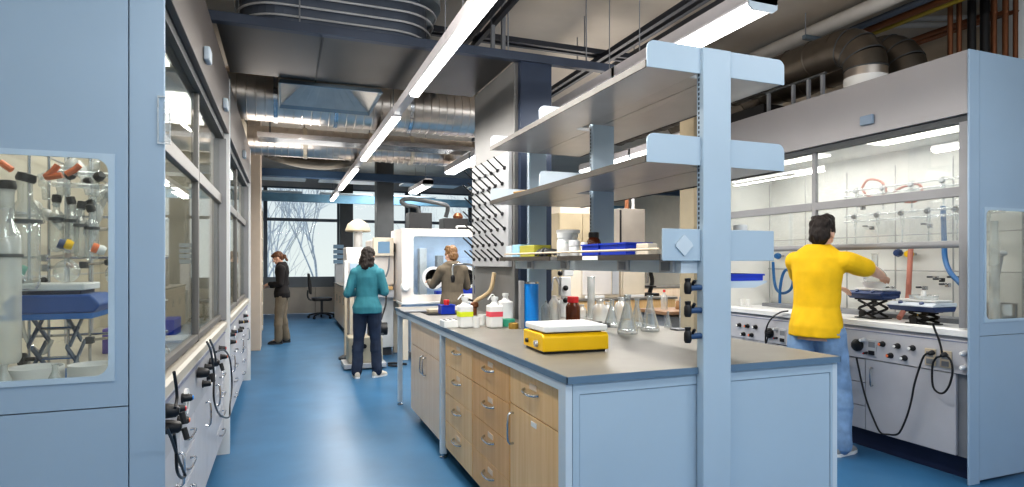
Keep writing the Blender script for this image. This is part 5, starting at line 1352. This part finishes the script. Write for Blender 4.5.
# rods and bosses inside
t = thing('rod_scaffold', 'steel rod frame standing behind the left end window', 'frame', (-.8, 3.1, HZ))
for x in (-1.02, -.95, -.88, -.80, -.72, -.62, -.55): obj('upright_rod', M().cyl((x, 3.12, HZ), (x, 3.12, 2.1), .006, n=8), steel, t)
for z_ in (1.08, 1.22, 1.42, 1.60, 1.9): obj('cross_rod', M().cyl((-1.08, 3.135, z_), (-.50, 3.135, z_), .006, n=8), steel, t)
for k, (u, v) in enumerate(((46, 268), (20, 283), (88, 232), (84, 265), (44, 258), (90, 340), (95, 300), (88, 312))):
    p = at(u, v, Y=3.1)
    t = thing('lattice_clamp', 'small metal clamp on the steel rods inside the near left hood', 'clamp', p, 'lattice clamps in the left hood')
    obj('boss_head', M().cbox(p, .03, .035, .03), dgrey if k % 2 else steel, t, bevel=.004)
    obj('clamp_rod', M().cyl(p, p + Vector((.09, -.05, .012)), .006, n=8), steel, t)
    obj('clamp_jaw', M().ball(p + Vector((.10, -.055, .012)), .014, n=10, m=6), black if k % 2 else copper, t)
tag(obj('tubing', M().tube([at(u, v, Y=2.9) for u, v in ((22, 318), (24, 333), (32, 347), (44, 353), (52, 340))], .008, n=8, sub=6), gw_cloud), 'clear tubing curving below the blue jack in the left hood', 'tubing')
tag(obj('notebook', M().box(-.60, -.47, 2.9, 3.15, HZ + .0005, HZ + .02), mat('manila', (.62, .42, .22), .6)), 'tan pad lying inside the near left hood by the end window corner', 'pad')
t = tag(obj('blue_bottle', M().lathe((-.575, 3.05, 1.12), [(0, 0), (.035, 0), (.035, .16), (.015, .19), (.015, .21), (0, .21)], 16), blue_jack), 'blue cylinder among the clamps right of the blue jack', 'cylinder')
# behind the sash: items on the work surface
def sash_item(y, x=-.75): return Vector((x, y, HZ))
purple = mat('purple', (.16, .12, .50), .45, var=.08)
for (x, y, sx, sy, h, m, lab) in ((-.72, 3.55, .10, .16, .12, purple, 'purple carton inside the near left hood behind the sash'), (-.70, 4.15, .09, .13, .10, blue_p, 'blue carton inside the near left hood near its far end')):
    boxthing('carton', x - sx, x + sx, y - sy, y + sy, HZ, HZ + h, m, lab, 'box')
for k, (y, x) in enumerate(((3.1, -.6), (3.3, -.64), (3.85, -.62))):
    t = tag(obj('paper_sheet', M().xf(Matrix.Identity(4)).box(x - .1, x + .1, y - .14, y + .14, HZ, HZ + .006 + .004 * k), paper), ['white paper sheets inside the left hood sash, nearest', 'white paper sheets inside the left hood sash, middle', 'white paper sheets inside the left hood sash, farthest'][k], 'paper')
bottle('wash_bottle', -.72, 3.32, HZ, .035, .2, plastic_w, red, 'white bottle with red cap inside the near left hood', neck=.5)
for y, lab in ((5.4, 'flask inside the second left hood, nearest'), (5.9, 'flask inside the second left hood, middle'), (6.6, 'flask inside the second left hood, farthest')): rbf(-.75, y, HZ, .09, lab, gw_cloud, .1, 'flasks in the second left hood')
boxthing('carton', -.85, -.6, 6.1, 6.4, HZ, HZ + .2, blue_p, 'blue carton inside the second left hood', 'box')
# plugs and cords on the left hoods
def plugset(y, z, lab):
    t = thing('power_plug', lab, 'plug', (-.36, y, z), 'black plugs on the left hoods')
    obj('plug_body', M().lathe((-.395, y, z), [(0, 0), (.026, 0), (.026, .018), (.021, .045), (.012, .054), (0, .055)], 16, (1, 0, -.1)), black, t)
    obj('cable_grip', M().cyl((-.335, y, z - .01), (-.325, y, z - .05), .010, n=8), rubber, t)
p1 = at(173.5, 410, X=-.36); p2 = at(176, 426, X=-.36)
plugset(p1.y, p1.z, 'upper black plug on the near left hood close to the blue post'); plugset(p2.y, p2.z, 'lower black plug on the near left hood close to the blue post')
p3 = at(205.5, 372, X=-.36); p4 = at(216, 362, X=-.36); plugset(p3.y, p3.z, 'black plug at the far end of the near left hood'); plugset(p4.y, p4.z, 'black plug beside the far post of the near left hood')
def lcord(pts, lab, X=-.335): return tag(obj('power_cable', M().tube([at(u, v, X=X) for u, v in pts], .005, n=8, sub=6), black), lab, 'cord', 'black cords on the left hoods')
lcord([(167, 428), (172, 440), (177, 455), (183, 470), (185, 476), (181, 477.5), (177, 470), (176, 450), (174, 434)], 'black cord looping below the two near plugs on the left hood')
lcord([(174, 372), (176, 385), (177, 398), (175, 408)], 'short black cord from sill to upper plug on the left hood')
lcord([(207, 342), (211, 352), (214, 375), (214, 400), (220, 415), (229, 417), (230, 405), (232, 385), (230, 360), (224, 350), (216, 352)], 'black cord in a large loop at the far end of the near left hood')
lcord([(210, 340), (214, 350), (216, 362)], 'short black cord from the sill at the far end of the left hood')
# ================================================================ people
def fuse(m, voxel, smooth=3, rough=0, rscale=30, seed=0):
    """grow one closed skin round a set of overlapping closed forms"""
    me = bpy.data.meshes.new('tmp'); me.from_pydata([tuple(p) for p in m.v], [], m.f)
    import bmesh
    bm = bmesh.new(); bm.from_mesh(me); bmesh.ops.remove_doubles(bm, verts=bm.verts, dist=1e-5); bmesh.ops.recalc_face_normals(bm, faces=bm.faces); bm.to_mesh(me); bm.free()
    o = bpy.data.objects.new('tmp', me); COL.objects.link(o)
    r = o.modifiers.new('r', 'REMESH'); r.mode = 'VOXEL'; r.voxel_size = voxel
    s = o.modifiers.new('s', 'SMOOTH'); s.iterations = smooth; s.factor = .5
    dg = bpy.context.evaluated_depsgraph_get(); dg.update()
    out = bpy.data.meshes.new_from_object(o.evaluated_get(dg), depsgraph=dg)
    bpy.data.objects.remove(o); bpy.data.meshes.remove(me)
    if rough:
        off = Vector((seed * 3.1, seed * 1.7, 0))
        nn = [v.normal.copy() for v in out.vertices]
        for v, n in zip(out.vertices, nn):
            v.co += n * (rough * noise.noise(Vector((v.co.x * rscale, v.co.y * rscale, v.co.z * rscale * .6)) + off))
    out.polygons.foreach_set('use_smooth', [True] * len(out.polygons))
    return out

def person(lab, loc, face, height, J, mats, hair, sleeve='long', hoodie=False, top_len=.0, bag=0.0, female=False, bun=False):
    """J: joints in body space (x right, y forward, z up) for a 1.75 m figure; face = heading of +y in degrees"""
    s = height / 1.75
    t = bpy.data.objects.new('person', None); COL.objects.link(t); t.empty_display_size = .1
    t.location = loc; t.rotation_euler = (0, 0, radians(face)); t.scale = (s, s, s)
    OFF[t.name] = Vector((0, 0, 0))
    t['label'] = lab; t['category'] = 'person'
    J = {k: Vector(v) for k, v in J.items()}
    sk, shirt_m, trou_m, hair_m, shoe_m = mats
    hip, chest, neck, head = J['hip'], J['chest'], J['neck'], J['head']
    up = (chest - hip).normalized(); hd = J.get('look', Vector((0, 1, 0))).normalized()
    sw = .165 if female else .19       # shoulder half width
    right = J.get('right', Vector((1, 0, 0))).normalized(); fwd = up.cross(right) * 1.0
    fwd = (Vector((0, 0, 1)).cross(right)).normalized()
    def torso(g, e, bottom=-.10, hipx=0):
        wst = .118 if female else .138
        secs = []
        for f, rx, ry in ((bottom, (.158 if female else .155) + hipx, .112 + hipx), (0, (.165 if female else .158) + hipx, .115 + hipx), (.14, wst + .01, .092), (.26, wst + .014, .095), (.40, .148 if female else .168, .110), (.50, .155 if female else .18, .100), (.56, .12, .075), (.60, .06, .055)):
            c = hip + up * (f * (chest - hip).length / .42 if f > 0 else f)
            secs.append((c, right * (rx + e), fwd * (ry + e)))
        g.loft(secs, 24)
        for q in ('shL', 'shR'): g.cap(chest + up * .03, J[q], .075 + e, .062 + e)
    def arm(g, q, e, upto=1.0):
        sh, el, wr = J['sh' + q], J['el' + q], J['wr' + q]
        g.cap(sh, el if upto >= .5 else sh.lerp(el, upto * 2), .058 + e * 1.1, (.044 if upto >= .5 else .052) + e)
        if upto > .5:
            w2 = el.lerp(wr, (upto - .5) * 2); g.cap(el, w2, .044 + e, (.030 if upto >= 1 else .036) + e)
    def leg(g, q, e, flare=0.0):
        hp, kn, an = J['hp' + q], J['kn' + q], J['an' + q]
        g.cap(hp, kn, .088 + e, .058 + e); g.cap(kn, kn.lerp(an, .35), .056 + e, .058 + e + flare * .3); g.cap(kn.lerp(an, .3), an, .056 + e, .040 + e + flare)
    def hand(g, q):
        wr = J['wr' + q]; d = (wr - J['el' + q]).normalized(); curl = J.get('curl' + q, Vector((0, 0, -1))).normalized()
        side = d.cross(curl).normalized()
        pc = wr + d * .05
        for k in range(4):
            o_ = side * (.030 - .020 * k)
            g.cap(wr + o_ * .55, wr + d * .085 + o_, .015, .0125, 8)
            a = wr + d * .09 + o_; L_ = (.040, .046, .043, .033)[k]
            b = a + (d * .85 + curl * .5).normalized() * L_; c = b + (d * .35 + curl * .9).normalized() * L_ * .7
            g.cap(a, b, .0095, .0085, 8); g.cap(b, c, .0085, .0072, 8)
        ts = side if q == 'R' else side
        a = wr + d * .03 + side * .030; b = a + (d * .7 + side * .7 + curl * .3).normalized() * .045; c = b + (d * .9 + curl * .4).normalized() * .03
        g.cap(a, b, .013, .0105, 8); g.cap(b, c, .0105, .008, 8)
    # body: one continuous skin
    hr = hd.cross(Vector((0, 0, 1))).normalized(); hu = hr.cross(hd).normalized()
    Rh = Matrix((hr, hd, hu)).transposed()
    def H(x, y, z): return head + Rh @ Vector((x, y, z))
    g = M(); torso(g, 0)
    g.cap(chest + up * .08, neck.lerp(head, .25), .058, .050); g.cap(neck, H(0, -.01, -.04), .052, .056)
    g.ball(H(0, -.012, .025), .075, .095, .095, rot=Rh); g.ball(H(0, .022, -.055), .056, .068, .062, rot=Rh); g.ball(H(0, .055, -.095), .03, .03, .022, rot=Rh)
    g.cap(H(0, .088, .012), H(0, .108, -.022), .008, .013, 8)
    for sx in (-1, 1):
        g.ball(H(sx * .078, -.01, -.01), .010, .020, .032, rot=Rh, n=10, m=8); g.ball(H(sx * .036, .062, -.03), .026, .024, .026, rot=Rh, n=10, m=8)
    g.cap(H(-.02, .083, -.058), H(.02, .083, -.058), .008, .008, 8); g.cap(H(-.045, .082, .028), H(.045, .082, .028), .010, .010, 8)
    for q in 'LR': arm(g, q, 0); hand(g, q); leg(g, q, 0); g.cap(J['an' + q], J['an' + q] + Vector((0, .10, -.04)), .038, .030)
    b = obj('body', fuse(g, .0062, 3), sk, t)
    for sx in (-1, 1):
        e = obj('eye', M().ball(H(sx * .033, .080, .006), .013, n=12, m=8), paper, t); obj('iris', M().ball(H(sx * .033, .0895, .006), .006, n=8, m=6), black, e)
        obj('eyebrow', M().cap(H(sx * .020, .094, .030), H(sx * .048, .084, .030), .004, .003, 6), hair_m, t)
    obj('mouth', M().cap(H(-.017, .0905, -.058), H(.017, .0905, -.058), .004, .004, 8), mat('lip_' + t.name, (.42, .14, .12), .5), t)
    # shirt
    g = M(); torso(g, .016, -.085 - top_len, .016)
    for q in 'LR': arm(g, q, .014 if sleeve != 'short' else .020, 1.0 if sleeve == 'long' else (.36 if sleeve == 'short' else .85))
    if hoodie:
        for k in range(7):
            a = radians(200 + 20 * k - 20 * 3 + 10); 
        g.cap(chest + up * .13 - fwd * .05 + right * .07, chest + up * .11 - fwd * .10, .045, .05); g.cap(chest + up * .13 - fwd * .05 - right * .07, chest + up * .11 - fwd * .10, .045, .05)
        g.cap(chest + up * .10 - fwd * .10, chest + up * .02 - fwd * .11, .05, .03)
    obj('shirt' if not hoodie else 'hoodie', fuse(g, .008, 4, .007, 14, len(lab)), shirt_m, t)
    # trousers
    g = M()
    g.loft([(hip + Vector((0, 0, -.10)), right * .160, fwd * .115), (hip, right * .164, fwd * .118), (hip + up * .06, right * (.150), fwd * .11), (hip + up * .10, right * .140, fwd * .104)], 24)
    for q in 'LR': leg(g, q, .016 + bag, .016)
    obj('trousers', fuse(g, .008, 4, .008, 12, len(lab) + 3), trou_m, t)
    obj('belt', M().loft([(hip + up * .085, right * .158, fwd * .120), (hip + up * .115, right * .154, fwd * .117)], 24), black, t) if False else None
    # shoes
    for q in 'LR':
        an = J['an' + q]; fd = J.get('ft' + q, Vector((0, 1, 0))).normalized(); fs = Vector((0, 0, 1)).cross(fd) * -1
        base = Vector((an.x, an.y, an.z - .085)); lift = J.get('heel' + q, 0)
        g = M()
        g.loft([(base + fd * y + Vector((0, 0, zc)), fs * w, Vector((0, 0, h))) for y, zc, w, h in ((-.075, .045, .012, .02), (-.065, .045, .034, .042), (-.02, .05, .038, .048), (.05, .045, .042, .042), (.11, .035, .046, .034), (.16, .026, .040, .025), (.185, .020, .018, .012))], 18)
        g.cap(an + Vector((0, 0, -.03)), an + Vector((0, 0, .02)), .042, .044)
        sh = obj('shoe', fuse(g, .006, 3), shoe_m, t)
        so = obj('sole', M().prism([(base + fd * y + fs * w * sd).to_2d() for y, w, sd in ((-.075, .02, 1), (-.05, .036, 1), (.05, .043, 1), (.11, .048, 1), (.17, .034, 1), (.19, .0, 1), (.17, .034, -1), (.11, .048, -1), (.05, .043, -1), (-.05, .036, -1), (-.075, .02, -1))], 'z', base.z, base.z + .022), white if shoe_m is not black else dgrey, sh)
    # hair
    g = M()
    for kind, *a in hair:
        if kind == 'b': g.ball(H(*a[0]), *a[1], rot=Rh)
        else: g.cap(H(*a[0]), H(*a[1]), a[2], a[3])
    obj('hair', fuse(g, .0065, 2, .012, 42, 5), hair_m, t)
    return t

def pose(**k):
    J = dict(hip=(0, 0, .95), chest=(0, .01, 1.37), neck=(0, .015, 1.47), head=(0, .03, 1.63),
             shL=(-.17, .0, 1.41), shR=(.17, .0, 1.41), elL=(-.22, -.02, 1.13), elR=(.22, -.02, 1.13), wrL=(-.22, .10, .92), wrR=(.22, .10, .92),
             hpL=(-.088, 0, .90), hpR=(.088, 0, .90), knL=(-.10, .03, .50), knR=(.10, .03, .50), anL=(-.11, -.02, .085), anR=(.11, -.02, .085))
    J.update(k); return J
short_hair = [('b', (0, -.028, .052), (.086, .098, .084)), ('b', (0, -.062, -.02), (.078, .06, .085)), ('b', (0, .035, .098), (.066, .060, .034)), ('b', (.03, -.02, .115), (.05, .06, .03)), ('b', (-.035, -.01, .112), (.045, .06, .03)), ('b', (.074, .0, .025), (.016, .03, .045)), ('b', (-.074, .0, .025), (.016, .03, .045))]
long_hair = [('b', (0, -.025, .045), (.090, .102, .088)), ('b', (0, -.065, -.03), (.088, .058, .11)), ('c', (.06, -.05, -.04), (.065, -.05, -.14), .045, .04), ('c', (-.06, -.05, -.04), (-.065, -.05, -.14), .045, .04), ('c', (0, -.08, -.04), (0, -.085, -.16), .05, .05), ('b', (0, .05, .09), (.064, .05, .03))]
pony = [('b', (0, -.022, .045), (.086, .098, .086)), ('b', (0, -.065, .0), (.07, .05, .07)), ('b', (0, .05, .085), (.060, .045, .030)), ('c', (0, -.10, .0), (0, -.125, -.01), .026, .03), ('c', (0, -.125, -.01), (0, -.13, -.12), .028, .016)]

# man in yellow at the right hood, back to the room, right arm reaching in
person('man in yellow T-shirt and faded jeans working at the right fume hood', (3.70, 3.32, 0), -74, 1.745,
       pose(hip=(0, -.02, .93), chest=(-.01, .03, 1.355), neck=(0, .05, 1.455), head=(.0, .085, 1.615), look=(-.15, 1, -.28), right=(1, .06, 0),
            shL=(-.185, .05, 1.405), shR=(.185, .07, 1.405), elL=(-.25, .26, 1.24), elR=(.285, .23, 1.345), wrL=(-.10, .46, 1.20), wrR=(.25, .49, 1.30), curlL=(.3, .2, -1), curlR=(-.5, .3, -1),
            hpL=(-.09, -.01, .88), hpR=(.09, 0, .88), knL=(-.13, -.04, .48), knR=(.13, .06, .49), anL=(-.16, -.20, .088), anR=(.155, .02, .086), ftR=(.1, 1, 0), ftL=(-.35, 1, 0)),
       (skin2, tee_m, jean_l, hair_b, mat('grey_shoe', (.30, .30, .30), .6)), short_hair, 'short', top_len=-.01, bag=.012)
# woman in teal
person('woman with dark hair in teal top and dark jeans, back turned, standing in the aisle', (.945, 7.38, 0), -12, 1.575,
       pose(head=(.01, .045, 1.625), look=(.25, 1, -.3), elL=(-.25, -.03, 1.13), elR=(.235, .0, 1.15), wrL=(-.13, .17, 1.14), wrR=(.12, .20, 1.16), curlL=(.6, .3, -.6), curlR=(-.6, .3, -.6),
            shL=(-.155, 0, 1.405), shR=(.155, 0, 1.405), anL=(-.135, -.02, .086), anR=(.13, .0, .086), knL=(-.115, .03, .5), knR=(.105, .04, .5), ftL=(-.25, 1, 0), ftR=(.65, .8, 0)),
       (skin, teal_m, jean_d, hair_b, mat('cream_shoe', (.62, .55, .45), .6)), long_hair, 'long', female=True)
# person in hoodie at the glove box
person('person with short fair hair in olive grey hoodie reaching into the glove box', (2.13, 7.80, 0), 6, 1.60,
       pose(head=(-.01, .05, 1.635), look=(-.25, 1, -.25), elL=(-.27, .12, 1.19), wrL=(-.22, .40, 1.235), elR=(.25, .05, 1.16), wrR=(.24, .33, 1.20), curlL=(.3, .6, -.5), curlR=(-.3, .6, -.5)),
       (skin2, hoodie_m, jean_d, hair_l, black), short_hair, 'long', hoodie=True)
# woman at the left, in profile, looking down
person('woman with tied brown hair in black top and khaki trousers by the cream cabinet', (-.03, 10.98, 0), 82, 1.60,
       pose(chest=(0, .0, 1.36), neck=(0, .02, 1.455), head=(0, .075, 1.60), look=(.1, 1, -.55), elL=(-.21, .0, 1.12), wrL=(-.06, .20, 1.12), elR=(.21, -.04, 1.12), wrR=(.06, .20, 1.08), curlL=(.5, .3, -.5), curlR=(-.5, .3, -.5),
            anL=(-.10, .05, .086), anR=(.11, -.06, .086), knL=(-.10, .05, .5), knR=(.10, .0, .5)),
       (skin2, blackk_m, khaki_m, hair_br, black), pony, 'long', female=True)
# ================================================================ general light
for (x, y, p) in ((-.1, -.9, 26), (2.0, -1.0, 34), (4.2, -.9, 30), (.4, 1.0, 16), (3.3, .9, 22)):
    area('front_fill', (x, y, 3.0), 1.5, .16, p * .9, (.93, .97, 1.0), (radians(22), 0, 0))  # added fill from around and behind the camera, no fixtures there
for (x, y) in ((.5, 2.5), (3.0, 3.2), (-.1, 7.6), (3.4, 6.0), (3.0, 9.5), (.4, 10.5), (1.5, 14)):
    area('up_fill', (x, y, 2.55), 1.0, 1.6, 17, (1, .93, .85), (pi, 0, 0))  # added upward fill to brighten the ceiling, not part of any fixture
for y in (1.6, 3.2, 4.8, 7.0):
    area('aisle_fill', (.15, y, 2.9), .10, 1.2, 14, (1, .95, .88), (0, radians(-35), 0))  # unseen fill strips added to brighten the bench fronts
for (x, y) in ((6.6, 7.5), (6.0, 11), (2.5, 14)):
    area('back_area_light', (x, y, 3.2), 1.5, 1.5, 70)  # area lights without fixtures, brighten the back of the room
